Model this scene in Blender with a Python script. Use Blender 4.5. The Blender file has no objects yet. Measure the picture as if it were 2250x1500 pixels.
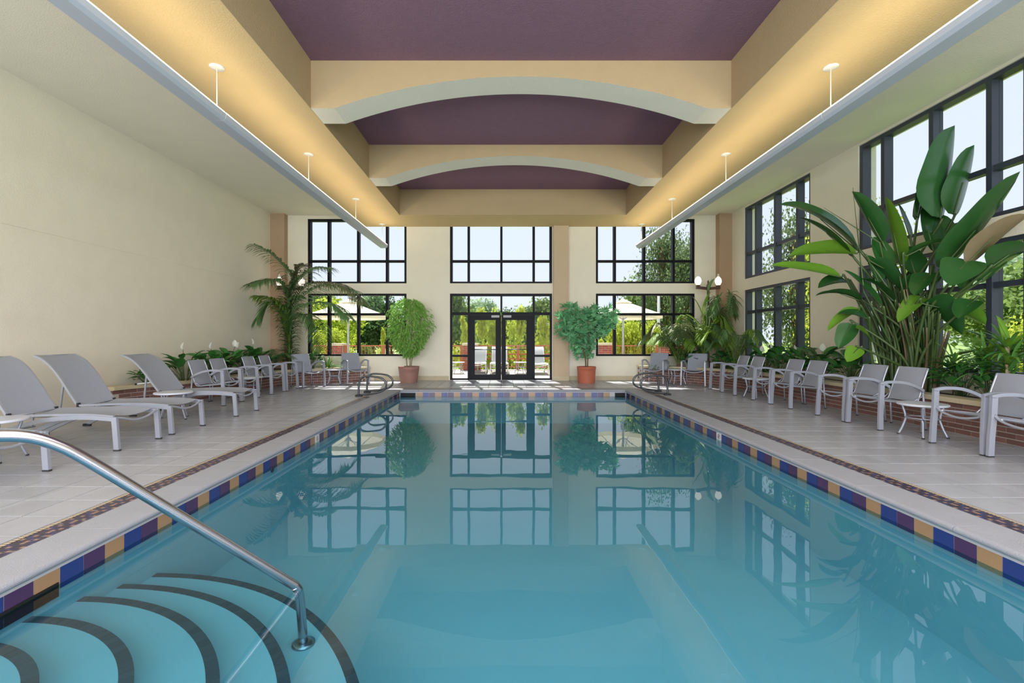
import bpy, math, random
from mathutils import Vector, Matrix
random.seed(7)
SC = bpy.context.scene
COL = SC.collection
PI = math.pi

# ------------------------------------------------------------------ camera
CZ = 1.235          # eye height over the deck
F = 1040.0          # focal length in pixels of the 2250 px wide frame
cd = bpy.data.cameras.new('camera')
cam = bpy.data.objects.new('camera', cd); COL.objects.link(cam)
cam.location = (0, 0, CZ); cam.rotation_euler = (PI/2, 0, 0)
cd.sensor_width = 36.0; cd.lens = F/2250*36.0
cd.shift_x = 19/2250; cd.shift_y = -5/2250
cd.clip_end = 800; cd.clip_start = 0.05
SC.camera = cam

# ------------------------------------------------------------------ world, sun, exposure
SC.view_settings.view_transform = 'Standard'
SC.view_settings.look = 'None'
SC.view_settings.gamma = 1.0
SC.view_settings.exposure = 0.14
SC.view_settings.use_curve_mapping = False
w = bpy.data.worlds.new('world'); SC.world = w; w.use_nodes = True
nt = w.node_tree; nt.nodes.clear()
out = nt.nodes.new('ShaderNodeOutputWorld'); bg = nt.nodes.new('ShaderNodeBackground')
tc = nt.nodes.new('ShaderNodeTexCoord'); sep = nt.nodes.new('ShaderNodeSeparateXYZ'); cr = nt.nodes.new('ShaderNodeValToRGB')
nt.links.new(tc.outputs['Generated'], sep.inputs[0]); nt.links.new(sep.outputs['Z'], cr.inputs['Fac'])
nt.links.new(cr.outputs['Color'], bg.inputs['Color']); nt.links.new(bg.outputs[0], out.inputs[0])
e = cr.color_ramp.elements
e[0].position = 0.0; e[0].color = (.76, .81, .93, 1)
e[1].position = 1.0; e[1].color = (.50, .66, .95, 1)
m_ = e.new(0.35); m_.color = (.72, .79, .95, 1)
bg.inputs['Strength'].default_value = 1.10
SUN = 9.5
sd = bpy.data.lights.new('sun', 'SUN'); sd.energy = SUN; sd.angle = 0.012; sd.color = (1, .95, .86)
so = bpy.data.objects.new('sun', sd); COL.objects.link(so)
so.location = (-8, 20, 22)
so.rotation_euler = Vector((-.10, .52, .85)).to_track_quat('Z', 'Y').to_euler()
def area(name, loc, rot, sx, sy, power, col):
    d = bpy.data.lights.new(name, 'AREA'); d.shape = 'RECTANGLE'; d.size = sx; d.size_y = sy; d.energy = power; d.color = col
    o = bpy.data.objects.new(name, d); COL.objects.link(o); o.location = loc; o.rotation_euler = rot; return o
# two unseen fill lamps, added behind and above the camera to brighten the hall
area('rear_fill', (0, -4.9, 2.6), (-PI/2+PI, 0, 0), 12.5, 4.4, 1350, (.90, .95, 1))
area('overhead_fill', (.26, .2, 5.2), (0, 0, 0), 5.5, 5.5, 260, (1, .97, .92))
LAMP = 4.8         # strength of the up-light lamps
cy = SC.cycles
cy.max_bounces = 7; cy.diffuse_bounces = 4; cy.glossy_bounces = 3; cy.transmission_bounces = 3
cy.transparent_max_bounces = 16; cy.sample_clamp_indirect = 4.0; cy.use_denoising = True
cy.caustics_reflective = False; cy.caustics_refractive = False; cy.blur_glossy = 0.5

# ------------------------------------------------------------------ helpers
def s2l(c):
    return tuple(((v/255)/12.92 if v/255 <= .04045 else ((v/255+.055)/1.055)**2.4) for v in c)

def mat(name, rgb, rough=.6, metal=0.0, spec=.5, var=0.0, vscale=6.0, bump=0.0, bscale=80.0, trans=0.0, snap=None, objvar=0.0, detail=4.0):
    """rgb is an sRGB 0-255 surface colour; var = amount of noise mottling; snap = tile size of per-tile tone"""
    m = bpy.data.materials.new(name); m.use_nodes = True
    n = m.node_tree.nodes; l = m.node_tree.links
    b = n['Principled BSDF']; o = n['Material Output']
    c = s2l(rgb)
    b.inputs['Roughness'].default_value = rough; b.inputs['Metallic'].default_value = metal
    b.inputs['Specular IOR Level'].default_value = spec
    col = None
    rgbn = n.new('ShaderNodeRGB'); rgbn.outputs[0].default_value = (*c, 1); col = rgbn.outputs[0]
    geo = n.new('ShaderNodeNewGeometry')
    def vary(col, facsock, lo, hi):
        mr = n.new('ShaderNodeMapRange'); mr.inputs['To Min'].default_value = lo; mr.inputs['To Max'].default_value = hi
        l.new(facsock, mr.inputs['Value'])
        mx = n.new('ShaderNodeVectorMath'); mx.operation = 'SCALE'
        l.new(col, mx.inputs[0]); l.new(mr.outputs[0], mx.inputs['Scale'])
        return mx.outputs[0]
    if var:
        nz = n.new('ShaderNodeTexNoise'); nz.inputs['Scale'].default_value = vscale; nz.inputs['Detail'].default_value = detail
        l.new(geo.outputs['Position'], nz.inputs['Vector'])
        col = vary(col, nz.outputs['Fac'], 1-var, 1+var)
    if snap:
        sn = n.new('ShaderNodeVectorMath'); sn.operation = 'SNAP'; sn.inputs[1].default_value = snap
        l.new(geo.outputs['Position'], sn.inputs[0])
        wn = n.new('ShaderNodeTexWhiteNoise'); l.new(sn.outputs[0], wn.inputs['Vector'])
        col = vary(col, wn.outputs['Value'], .92, 1.06)
    if objvar:
        oi = n.new('ShaderNodeObjectInfo'); col = vary(col, oi.outputs['Random'], 1-objvar, 1+objvar)
    l.new(col, b.inputs['Base Color'])
    if bump:
        nb = n.new('ShaderNodeTexNoise'); nb.inputs['Scale'].default_value = bscale; nb.inputs['Detail'].default_value = 3
        l.new(geo.outputs['Position'], nb.inputs['Vector'])
        bp = n.new('ShaderNodeBump'); bp.inputs['Strength'].default_value = bump; bp.inputs['Distance'].default_value = .01
        l.new(nb.outputs['Fac'], bp.inputs['Height']); l.new(bp.outputs[0], b.inputs['Normal'])
    if trans:
        tr = n.new('ShaderNodeBsdfTranslucent'); mxs = n.new('ShaderNodeMixShader'); mxs.inputs[0].default_value = trans
        l.new(col, tr.inputs['Color']); l.new(b.outputs[0], mxs.inputs[1]); l.new(tr.outputs[0], mxs.inputs[2]); l.new(mxs.outputs[0], o.inputs[0])
    return m

def emat(name, rgb, strength):
    m = bpy.data.materials.new(name); m.use_nodes = True
    n = m.node_tree.nodes; n.clear(); l = m.node_tree.links
    o = n.new('ShaderNodeOutputMaterial'); e = n.new('ShaderNodeEmission')
    e.inputs[0].default_value = (*s2l(rgb), 1); e.inputs[1].default_value = strength
    l.new(e.outputs[0], o.inputs[0]); return m

def glassmat(name, tint, ior=1.45, wave=0.0, dirt=0.0):
    m = bpy.data.materials.new(name); m.use_nodes = True
    n = m.node_tree.nodes; n.clear(); l = m.node_tree.links
    o = n.new('ShaderNodeOutputMaterial'); fr = n.new('ShaderNodeFresnel'); fr.inputs[0].default_value = ior
    g_ = n.new('ShaderNodeNewGeometry'); mi = n.new('ShaderNodeMapRange'); mi.inputs['To Min'].default_value = ior; mi.inputs['To Max'].default_value = 1/ior
    l.new(g_.outputs['Backfacing'], mi.inputs['Value']); l.new(mi.outputs[0], fr.inputs[0])
    tr = n.new('ShaderNodeBsdfTransparent'); tr.inputs[0].default_value = (*tint, 1)
    gl = n.new('ShaderNodeBsdfGlossy'); gl.inputs['Roughness'].default_value = 0.0
    mx = n.new('ShaderNodeMixShader')
    l.new(fr.outputs[0], mx.inputs[0]); l.new(tr.outputs[0], mx.inputs[1]); l.new(gl.outputs[0], mx.inputs[2]); l.new(mx.outputs[0], o.inputs[0])
    if wave:
        geo = n.new('ShaderNodeNewGeometry'); nz = n.new('ShaderNodeTexNoise'); nz.inputs['Scale'].default_value = 2.2; nz.inputs['Detail'].default_value = 1.5
        l.new(geo.outputs['Position'], nz.inputs['Vector'])
        bp = n.new('ShaderNodeBump'); bp.inputs['Strength'].default_value = wave; bp.inputs['Distance'].default_value = .02
        l.new(nz.outputs['Fac'], bp.inputs['Height']); l.new(bp.outputs[0], gl.inputs['Normal'])
    return m

class MB:
    """collects shapes, then links them as ONE mesh object"""
    def __init__(s): s.v = []; s.f = []; s.mi = []; s.m = 0; s.sm = []; s.smooth = False
    def face(s, idx): s.f.append(tuple(idx)); s.mi.append(s.m); s.sm.append(s.smooth)
    def quadpts(s, pts):
        b = len(s.v); s.v += [tuple(p) for p in pts]; s.face(range(b, b+len(pts)))
    def box(s, x0, x1, y0, y1, z0, z1):
        b = len(s.v)
        s.v += [(x, y, z) for z in (z0, z1) for y in (y0, y1) for x in (x0, x1)]
        for q in ((0,2,3,1),(4,5,7,6),(0,1,5,4),(2,6,7,3),(0,4,6,2),(1,3,7,5)): s.face([b+i for i in q])
    def bevbox(s, x0, x1, y0, y1, z0, z1, c):
        """box without bottom whose top edge is chamfered by c"""
        b = len(s.v)
        s.v += [(x0,y0,z0),(x1,y0,z0),(x1,y1,z0),(x0,y1,z0),(x0,y0,z1-c),(x1,y0,z1-c),(x1,y1,z1-c),(x0,y1,z1-c),
                (x0+c,y0+c,z1),(x1-c,y0+c,z1),(x1-c,y1-c,z1),(x0+c,y1-c,z1)]
        for k in (0, 4):
            for i in range(4):
                j = (i+1) % 4; s.face([b+k+i, b+k+j, b+k+4+j, b+k+4+i])
        s.face([b+8, b+9, b+10, b+11])
    def rings(s, rings, closed=True, cap=True):
        b = len(s.v); n = len(rings[0])
        for r in rings: s.v += [tuple(p) for p in r]
        for i in range(len(rings)-1):
            for j in range(n if closed else n-1):
                k = (j+1) % n
                s.face([b+i*n+j, b+i*n+k, b+(i+1)*n+k, b+(i+1)*n+j])
        if cap and closed:
            s.face(list(range(b+n-1, b-1, -1))); s.face(list(range(b+(len(rings)-1)*n, b+len(rings)*n)))
    def sweep(s, path, prof, up=(0,0,1), scale=None, cap=True):
        """prof: list of (side, up) offsets; up hints the profile's second axis"""
        P = [Vector(p) for p in path]; U = Vector(up); R = []
        for i, p in enumerate(P):
            t = (P[min(i+1, len(P)-1)] - P[max(i-1, 0)]).normalized()
            sd_ = t.cross(U)
            if sd_.length < 1e-4: sd_ = t.cross(Vector((0, 1, 0)) if abs(t.y) < .9 else Vector((1, 0, 0)))
            sd_.normalize(); u = sd_.cross(t).normalized()
            k = scale[i] if scale else 1
            R.append([p + sd_*a*k + u*b*k for a, b in prof])
        s.rings(R, cap=cap)
    def tube(s, path, r, n=8, scale=None, cap=True):
        sm = s.smooth; s.smooth = True
        s.sweep(path, [(r*math.cos(2*PI*i/n), r*math.sin(2*PI*i/n)) for i in range(n)], scale=scale, cap=cap, up=(0.03, 0.02, 1))
        s.smooth = sm
    def bar(s, path, w, h, up=(0,0,1)):
        s.sweep(path, [(-w/2, -h/2), (w/2, -h/2), (w/2, h/2), (-w/2, h/2)], up=up)
    def lathe(s, prof, c=(0,0,0), n=20, cap=True):
        sm = s.smooth; s.smooth = True
        s.rings([[(c[0]+r*math.cos(2*PI*i/n), c[1]+r*math.sin(2*PI*i/n), c[2]+z) for i in range(n)] for r, z in prof], cap=cap)
        s.smooth = sm
    def mesh(s, name, mats):
        me = bpy.data.meshes.new(name); me.from_pydata(s.v, [], s.f)
        for m in (mats if isinstance(mats, (list, tuple)) else [mats]): me.materials.append(m)
        me.polygons.foreach_set('material_index', s.mi); me.polygons.foreach_set('use_smooth', s.sm)
        me.update(); return me
    def build(s, name, mats, parent=None, loc=None):
        o = bpy.data.objects.new(name, s.mesh(name, mats)); COL.objects.link(o)
        if loc is not None: o.location = loc
        if parent is not None: o.parent = parent
        return o

def tag(o, label=None, cat=None, group=None, kind=None):
    if label: o['label'] = label
    if cat: o['category'] = cat
    if group: o['group'] = group
    if kind: o['kind'] = kind
    return o
def struct(o): o['kind'] = 'structure'; return o
def thing(name, label, cat, loc=(0,0,0), rz=0.0, group=None):
    o = bpy.data.objects.new(name, None); COL.objects.link(o)
    o.location = loc; o.rotation_euler = (0, 0, rz); o.empty_display_size = .1
    return tag(o, label, cat, group)
def inst(name, me, parent=None, loc=(0,0,0), rot=None, sc=None):
    o = bpy.data.objects.new(name, me); COL.objects.link(o); o.location = loc
    if rot is not None: o.rotation_euler = rot
    if sc is not None: o.scale = sc if hasattr(sc, '__len__') else (sc, sc, sc)
    if parent is not None: o.parent = parent
    return o
def children(o): return [c for c in bpy.data.objects if c.parent == o]
def copy_tree(o, kids=None, parent=None):
    c = o.copy(); COL.objects.link(c); c.parent = parent
    for ch in o.children: copy_tree(ch, None, c)
    return c
def dup(proto, label, loc, rz=0.0, group=None, sc=None):
    c = copy_tree(proto); c.location = loc; c.rotation_euler = (0, 0, rz); c['label'] = label
    if group: c['group'] = group
    if sc: c.scale = (sc, sc, sc)
    return c
def at(px, py, Y): return Vector(((px-1106)/F*Y, Y, CZ-(py-745)/F*Y))
def V(*a): return Vector(a)
def ang_path(c, r, a0, a1, n, ax=(V(1,0,0), V(0,0,1))):
    return [c + ax[0]*r*math.cos(a0+(a1-a0)*i/n) + ax[1]*r*math.sin(a0+(a1-a0)*i/n) for i in range(n+1)]
def smoothpath(pts, n=6):
    P = [Vector(p) for p in pts]; P = [P[0]*2-P[1]] + P + [P[-1]*2-P[-2]]; R = []
    for i in range(1, len(P)-2):
        for k in range(n):
            t = k/n; a, b, c, d = P[i-1], P[i], P[i+1], P[i+2]
            R.append(.5*((2*b)+(c-a)*t+(2*a-5*b+4*c-d)*t*t+(3*b-a-3*c+d)*t**3))
    R.append(P[-2]); return R

# ------------------------------------------------------------------ materials
M_wall = mat('cream_stucco', (239, 231, 213), .85, var=.05, vscale=3, bump=.35, bscale=70)
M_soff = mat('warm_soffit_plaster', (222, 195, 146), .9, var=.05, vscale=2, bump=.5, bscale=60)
M_ceil = mat('cream_ceiling_plaster', (246, 240, 224), .9, var=.04, vscale=2, bump=.5, bscale=60)
M_tanwall = mat('tan_stucco', (180, 152, 124), .85, var=.05, vscale=3, bump=.35, bscale=70)
M_pil = mat('beige_stucco', (205, 182, 152), .85, var=.05, vscale=3, bump=.35, bscale=70)
M_beam = mat('beam_plaster', (186, 162, 126), .9, var=.05, vscale=3, bump=.5, bscale=60)
M_purple = mat('purple_ceiling_paint', (142, 110, 128), .95, var=.10, vscale=14, bump=.6, bscale=50, spec=.2)
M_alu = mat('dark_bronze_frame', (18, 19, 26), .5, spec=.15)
M_alur = mat('bronze_frame_lit_side', (58, 62, 76), .4, spec=.5)  # lighter copy for right-wall frames: light on their sides is put into the colour
M_glass = glassmat('window_glass', (.96, .975, .98), 1.10)
M_grout = mat('floor_grout', (50, 46, 46), .95, spec=.05)
M_tile = mat('grey_floor_tile', (174, 175, 183), .30, var=.10, vscale=9, bump=.10, bscale=40, snap=(.33, .335, 4), detail=8)
M_coping = mat('pool_coping_stone', (160, 161, 170), .55, var=.08, vscale=5, bump=.3, bscale=120)
M_mortar = mat('pale_mortar', (190, 190, 196), .8)
M_mosaic = [mat('mosaic_plum', (64, 54, 78), .3), mat('mosaic_tan', (156, 122, 108), .35), mat('mosaic_blue', (66, 62, 112), .25), mat('mosaic_grey', (120, 112, 116), .3)]
M_dent = mat('small_beige_mosaic', (196, 178, 150), .4)
M_pblue = mat('blue_glazed_tile', (46, 60, 126), .15, var=.06); M_ppur = mat('plum_glazed_tile', (78, 52, 92), .15, var=.06); M_ptan = mat('tan_glazed_tile', (168, 132, 98), .2, var=.06)
M_white = mat('white_glazed_tile', (225, 225, 225), .2); M_ink = mat('dark_print', (40, 40, 60), .5); M_redp = mat('red_print', (170, 60, 60), .5)
M_plaster = mat('pool_plaster', (160, 192, 204), .8, var=.03, vscale=3)
M_water = glassmat('pool_water', (.43, .71, .78), 1.45, wave=.05)
M_nose = mat('dark_slate_nosing_tile', (70, 74, 84), .5, objvar=.15)
M_black = mat('black_opening', (12, 14, 14), .7)
M_steel = mat('brushed_steel', (176, 176, 186), .22, metal=1.0); M_dsteel = mat('dark_steel_tube', (92, 94, 100), .35, metal=.9)
M_silver = mat('silver_powder_coat', (176, 180, 194), .32, metal=.4); M_sling = mat('grey_mesh_sling', (156, 160, 173), .75, var=.05, vscale=60, bump=.3, bscale=400)
M_top = mat('pale_table_top', (205, 208, 220), .35); M_rubber = mat('dark_rubber_foot', (50, 50, 54), .8)
M_brick = mat('red_brown_brick', (132, 94, 86), .85, var=.2, vscale=20, objvar=.22, bump=.4, bscale=120); M_bmort = mat('brick_mortar', (196, 186, 178), .9)
M_cap = mat('limestone_cap', (206, 192, 162), .8, var=.06, bump=.2); M_soil = mat('dark_soil', (56, 44, 36), .95, var=.4, vscale=40, bump=.8, bscale=60)
M_hous = mat('grey_light_housing', (196, 202, 214), .4); M_wht = mat('white_enamel', (235, 235, 230), .4)
M_lamp = emat('warm_lamp_tube', (255, 236, 204), LAMP); M_globe = emat('lamp_globe_glow', (255, 240, 222), 1.6)
M_bronze = mat('brown_lamp_post', (96, 70, 58), .5, metal=.3)
def leafm(n, c, tr=.25, rough=.4, ov=.2): return mat(n, c, rough, var=.18, vscale=7, trans=tr, objvar=ov)
M_bop = leafm('broad_leaf_green', (46, 94, 44), .22, .25); M_bopl = leafm('light_leaf_green', (112, 160, 52), .35, .35); M_stalk = leafm('leaf_stalk_green', (76, 98, 54), .1, .4)
M_dry = leafm('dry_leaf_brown', (128, 112, 84), .2, .6)
M_palm = leafm('palm_green', (104, 142, 88), .25, .45); M_palml = leafm('fresh_palm_green', (128, 162, 66), .35, .4); M_palmd = leafm('olive_palm', (112, 118, 78), .2, .5)
M_lily = leafm('peace_lily_green', (64, 124, 58), .18, .3); M_spid = leafm('spider_plant_green', (128, 168, 84), .35, .4); M_drac = leafm('strap_leaf_green', (98, 152, 72), .25, .35)
M_fic = leafm('fig_leaf_green', (160, 210, 108), .4, .4); M_fats = leafm('lobed_leaf_green', (124, 190, 138), .3, .4); M_spathe = mat('white_spathe', (236, 236, 226), .5, trans=.3)
M_bark = mat('brown_bark', (112, 88, 66), .9, var=.2, bump=.6); M_bark2 = mat('pale_bark', (150, 134, 104), .85, var=.2)
M_terra = mat('terracotta_pot', (186, 104, 76), .65, var=.06); M_terra2 = mat('faded_clay_pot', (160, 118, 108), .6, var=.06)
M_patio = mat('patio_concrete', (168, 160, 148), .85, var=.06, vscale=3); M_lawn = mat('lawn_grass', (120, 142, 70), .95, var=.3, vscale=3)
M_rail = mat('orange_red_railing', (182, 98, 66), .5); M_canvas = mat('cream_umbrella_canvas', (232, 226, 204), .8, trans=.35)
M_obrick = mat('patio_red_brick', (160, 84, 68), .85, var=.2, vscale=15, objvar=.2)
M_cl = mat('closer_grey', (168, 168, 170), .4)
def treem(n, c): return mat(n, c, .8, var=.35, vscale=1.7, trans=.5, spec=.15)
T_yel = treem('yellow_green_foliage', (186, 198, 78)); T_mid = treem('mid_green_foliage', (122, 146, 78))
T_open = treem('grey_green_airy_foliage', (112, 130, 88)); T_dk = treem('dark_green_foliage', (80, 108, 62)); T_far = treem('hazy_green_foliage', (160, 182, 140))  # T_far is paler: distance haze is mixed into its leaf colour

# ------------------------------------------------------------------ room shell
XL, XR, YW = -6.92, 6.78, 14.27
YB = -5.0
ZC, ZS = 4.965, 4.625        # side ceiling, middle soffit
XSL, XSR = -4.40, 5.00       # where the soffit steps up
# floor: grout slab with the pool cut out (pool X -2.84..3.30, Y -1.3..11.87)
PX0, PX1, PY0, PY1 = -2.54, 3.0, -1.0, 11.57
fl = MB()
fl.box(XL-.1, PX0-.30, YB, YW+.4, -.3, -.012); fl.box(PX1+.30, XR+.1, YB, YW+.4, -.3, -.012)
fl.box(PX0-.30, PX1+.30, PY1+.30, YW+.4, -.3, -.012); fl.box(PX0-.30, PX1+.30, YB, PY0-.3, -.3, -.012)
floor = struct(fl.build('floor', M_grout))
# left wall, two bands with a groove between
wl = MB(); wl.box(XL-.2, XL, YB, YW+.4, -.012, 2.832); wl.box(XL-.2, XL, YB, YW+.4, 2.838, ZC+.1); wl.box(XL-.2, XL-.008, YB, YW+.4, 2.8, 2.85)
struct(wl.build('wall_left', M_wall))

WX = [(-5.90, -2.92), (-1.61, 1.47), (2.79, 5.77)]       # far-wall bays
ZL0, ZL1, ZU0, ZU1 = .727, 2.61, 2.92, 4.86
wf = MB()
def wall_grid(mb, a0, a1, b0, b1, holes, put):
    """fills a wall rectangle with boxes around holes; put(mb, a0, a1, z0, z1)"""
    xs = sorted(set([a0, a1] + [h[0] for h in holes] + [h[1] for h in holes]))
    for i in range(len(xs)-1):
        xa, xb = xs[i], xs[i+1]
        hs = sorted([(h[2], h[3]) for h in holes if h[0] <= xa+1e-6 and h[1] >= xb-1e-6])
        z = b0
        for z0, z1 in hs:
            if z0 > z: put(mb, xa, xb, z, z0)
            z = z1
        if z < b1: put(mb, xa, xb, z, b1)
fh = []
for i, (a, b) in enumerate(WX): fh += [(a, b, 0 if i == 1 else ZL0, ZL1), (a, b, ZU0, ZU1)]
wall_grid(wf, XL-.2, XR+.3, -.012, ZC+.1, fh, lambda m, a, b, z0, z1: m.box(a, b, YW, YW+.35, z0, z1))
struct(wf.build('wall_far', M_wall))
RW = [(10.46, 13.33), (6.12, 9.05), (1.75, 4.70), (-2.7, .25)]  # right-wall bays along Y
wr = MB(); rh = []
for a, b in RW: rh += [(a, b, ZL0, ZL1), (a, b, ZU0, ZU1+.06)]
wall_grid(wr, YB, YW+.4, -.012, ZC+.1, rh, lambda m, a, b, z0, z1: m.box(XR, XR+.35, a, b, z0, z1))
struct(wr.build('wall_right', M_wall))
# corner pilasters and the pilaster beside the doors
for nm, x0, x1, y0, mt in (('trim_1', XL, -6.50, 14.05, M_tanwall), ('trim_2', 6.40, XR, 14.02, M_tanwall), ('trim_3', 1.50, 1.95, 14.12, M_pil)):
    p = MB(); p.box(x0, x1, y0, YW, -.012, ZC if x0 != 1.50 else ZS); struct(p.build(nm, mt))
# tiled skirting of the far wall
bb = struct(MB().build('baseboard_far', M_mortar)) if False else None
def skirting(name, segs, y):
    root = bpy.data.objects.new(name, None); COL.objects.link(root); struct(root)
    for a, b in segs:
        n = max(1, round((b-a)/.30)); d = (b-a)/n
        for i in range(n):
            k = MB(); k.box(a+i*d+.002, a+(i+1)*d-.002, y-.012, y, 0, .128); k.build('skirting_tile', M_cap, root)
skirting('baseboard_far', [(-3.9, -1.64), (1.96, 4.0)], YW)
sk = MB(); sk.box(1.49, 1.96, 14.108, 14.12, 0, .128); struct(sk.build('baseboard_pilaster', M_cap))

# ceilings
cl = MB(); cl.box(XL, XSL, YB, 8.757, ZC, ZC+.15); cl.box(XL, XSL, 8.763, YW, ZC, ZC+.15); cl.box(XL, XSL, 8.7, 8.8, ZC+.006, ZC+.1)
cl.box(XSR, XR, YB, 8.757, ZC, ZC+.15); cl.box(XSR, XR, 8.763, YW, ZC, ZC+.15); cl.box(XSR, XR, 8.7, 8.8, ZC+.006, ZC+.1)
RX0, RX1, RY1, ZR = -2.83, 3.35, 12.92, 5.325
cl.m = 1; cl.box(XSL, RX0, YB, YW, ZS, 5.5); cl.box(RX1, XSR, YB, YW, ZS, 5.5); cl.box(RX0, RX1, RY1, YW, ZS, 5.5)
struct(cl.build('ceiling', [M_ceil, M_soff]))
# painted lining of the recess sides (tan) and purple lid
rl = MB(); rl.box(RX0-.002, RX0+.004, YB, RY1, ZS+.0, ZR); rl.box(RX1-.004, RX1+.002, YB, RY1, ZS, ZR); rl.box(RX0, RX1, RY1-.004, RY1, ZS, ZR)
struct(rl.build('trim_4', M_beam))
pl = MB(); pl.box(RX0, RX1, YB, RY1, ZR, ZR+.1); struct(pl.build('ceiling_recess', M_purple))
# arched beams
def beam(y0, y1, label):
    b = MB(); xa, xb = RX0+.35, RX1-.35; xc = (xa+xb)/2; hw = (xb-xa)/2; rise = .466
    R = (hw*hw+rise*rise)/(2*rise); N = 40
    xs = [RX0+.004] + [xa+(xb-xa)*i/N for i in range(N+1)] + [RX1-.004]
    zs = [ZS] + [ZS+rise-R+math.sqrt(R*R-(x-xc)**2) for x in xs[1:-1]] + [ZS]
    zs[1] = ZS; zs[-2] = ZS
    for i in range(len(xs)-1):
        A, B, za, zb = xs[i], xs[i+1], zs[i], zs[i+1]
        b.m = 0
        b.quadpts([(A, y0, za), (B, y0, zb), (B, y0, ZR), (A, y0, ZR)]); b.quadpts([(B, y1, zb), (A, y1, za), (A, y1, ZR), (B, y1, ZR)])
        b.m = 1
        b.quadpts([(A, y0, za), (A, y1, za), (B, y1, zb), (B, y0, zb)])
    return tag(b.build('arched_beam', [M_beam, M_ceil]), label, 'beam', 'arched beams across the ceiling recess')
beam(6.95, 7.45, 'nearer cream arched beam crossing the purple ceiling recess')
beam(9.96, 10.49, 'farther cream arched beam crossing the purple ceiling recess')
beam(3.94, 4.44, 'arched beam just above the top edge of the picture') if False else None

# ------------------------------------------------------------------ windows
wcount = [0]
def window(axis, c, a0, a1, zs, mulls, glassoff=.05, fw=.07, rows=None, skip=()):
    """axis 'y': a far-wall window at y=c spanning x; axis 'x': right-wall window at x=c spanning y. zs: horizontal bars (bottom,...,top)"""
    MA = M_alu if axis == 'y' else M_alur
    wcount[0] += 1
    root = bpy.data.objects.new('window_%d' % wcount[0], None); COL.objects.link(root); struct(root)
    d0, d1 = c+.03, c+.19
    def bx(m, a, b, z0, z1, e0=d0, e1=d1):
        if axis == 'y': m.box(a, b, e0, e1, z0, z1)
        else: m.box(e0, e1, a, b, z0, z1)
    fr = MB(); verts = [a0] + list(mulls) + [a1]
    bx(fr, a0, a0+fw, zs[0], zs[-1]); bx(fr, a1-fw, a1, zs[0], zs[-1])
    bx(fr, a0+fw, a1-fw, zs[0], zs[0]+fw*.8); bx(fr, a0+fw, a1-fw, zs[-1]-fw*.8, zs[-1])
    fr.build('window_frame', MA, root)
    for x in mulls:
        k = MB(); bx(k, x-fw/2, x+fw/2, zs[0]+fw*.8, zs[-1]-fw*.8); k.build('mullion', MA, root)
    for z in zs[1:-1]:
        for i in range(len(verts)-1):
            if (i, z) in skip: continue
            k = MB(); bx(k, verts[i]+fw/2, verts[i+1]-fw/2, z-fw/2, z+fw/2, d0+.02, d1-.03); k.build('transom', MA, root)
    for i in range(len(verts)-1):
        for j in range(len(zs)-1):
            a = verts[i] + (fw if i == 0 else fw/2); b = verts[i+1] - (fw if i == len(verts)-2 else fw/2)
            k = MB(); bx(k, a, b, zs[j]+fw*.5, zs[j+1]-fw*.5, c+.13, c+.136); k.build('glass_pane', M_glass, root)
    return root
for i, (a, b) in enumerate(WX):
    if i == 0: ml = (-5.28, -4.39, -3.52)
    elif i == 1: ml = (-1.05, -.06, .92)
    else: ml = (3.37, 4.26, 5.15)
    window('y', YW, a, b, (ZU0, 3.595, ZU1), ml)
    if i != 1: window('y', YW, a, b, (ZL0, 1.99, ZL1), ml)
for a, b in RW:
    ml = (a+.52, a+1.02+.40, b-.55)
    window('x', XR, a, b, (ZU0, 3.62, ZU1+.06), ml, fw=.08); window('x', XR, a, b, (ZL0, 1.99, ZL1), ml, fw=.08)
# storefront with the pair of doors
sf = bpy.data.objects.new('window_13', None); COL.objects.link(sf); struct(sf)
a, b = WX[1]; d0, d1 = YW+.03, YW+.17
fr = MB(); fr.box(a, a+.06, d0, d1, 0, ZL1); fr.box(b-.06, b, d0, d1, 0, ZL1); fr.box(a+.06, b-.06, d0, d1, ZL1-.07, ZL1)
fr.box(a+.06, -1.05, d0, d1, 0, .05); fr.box(.92, b-.06, d0, d1, 0, .05); fr.build('window_frame', M_alu, sf)
for x in (-1.05, .92):
    k = MB(); k.box(x-.03, x+.03, d0, d1, 0, ZL1-.07); k.build('mullion', M_alu, sf)
k = MB(); k.box(-.09, -.03, d0, d1, 2.05, ZL1-.07); k.build('mullion', M_alu, sf)
for xa, xb in ((a+.06, -1.08), (-1.02, -.09), (-.03, .89), (.95, b-.06)):
    side = xb < -1.07 or xa > .9
    k = MB(); k.box(xa, xb, d0, d1, 1.965, 2.05); k.build('transom', M_alu, sf)
    k = MB(); k.box(xa, xb, YW+.1, YW+.106, 2.05, ZL1-.07); k.build('glass_pane', M_glass, sf)
    if side:
        k = MB(); k.box(xa, xb, d0, d1, .70, .765); k.build('transom', M_alu, sf)
        k = MB(); k.box(xa, xb, YW+.1, YW+.106, .05, .70); k.build('glass_pane', M_glass, sf)
        k = MB(); k.box(xa, xb, YW+.1, YW+.106, .765, 1.965); k.build('glass_pane', M_glass, sf)
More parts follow.
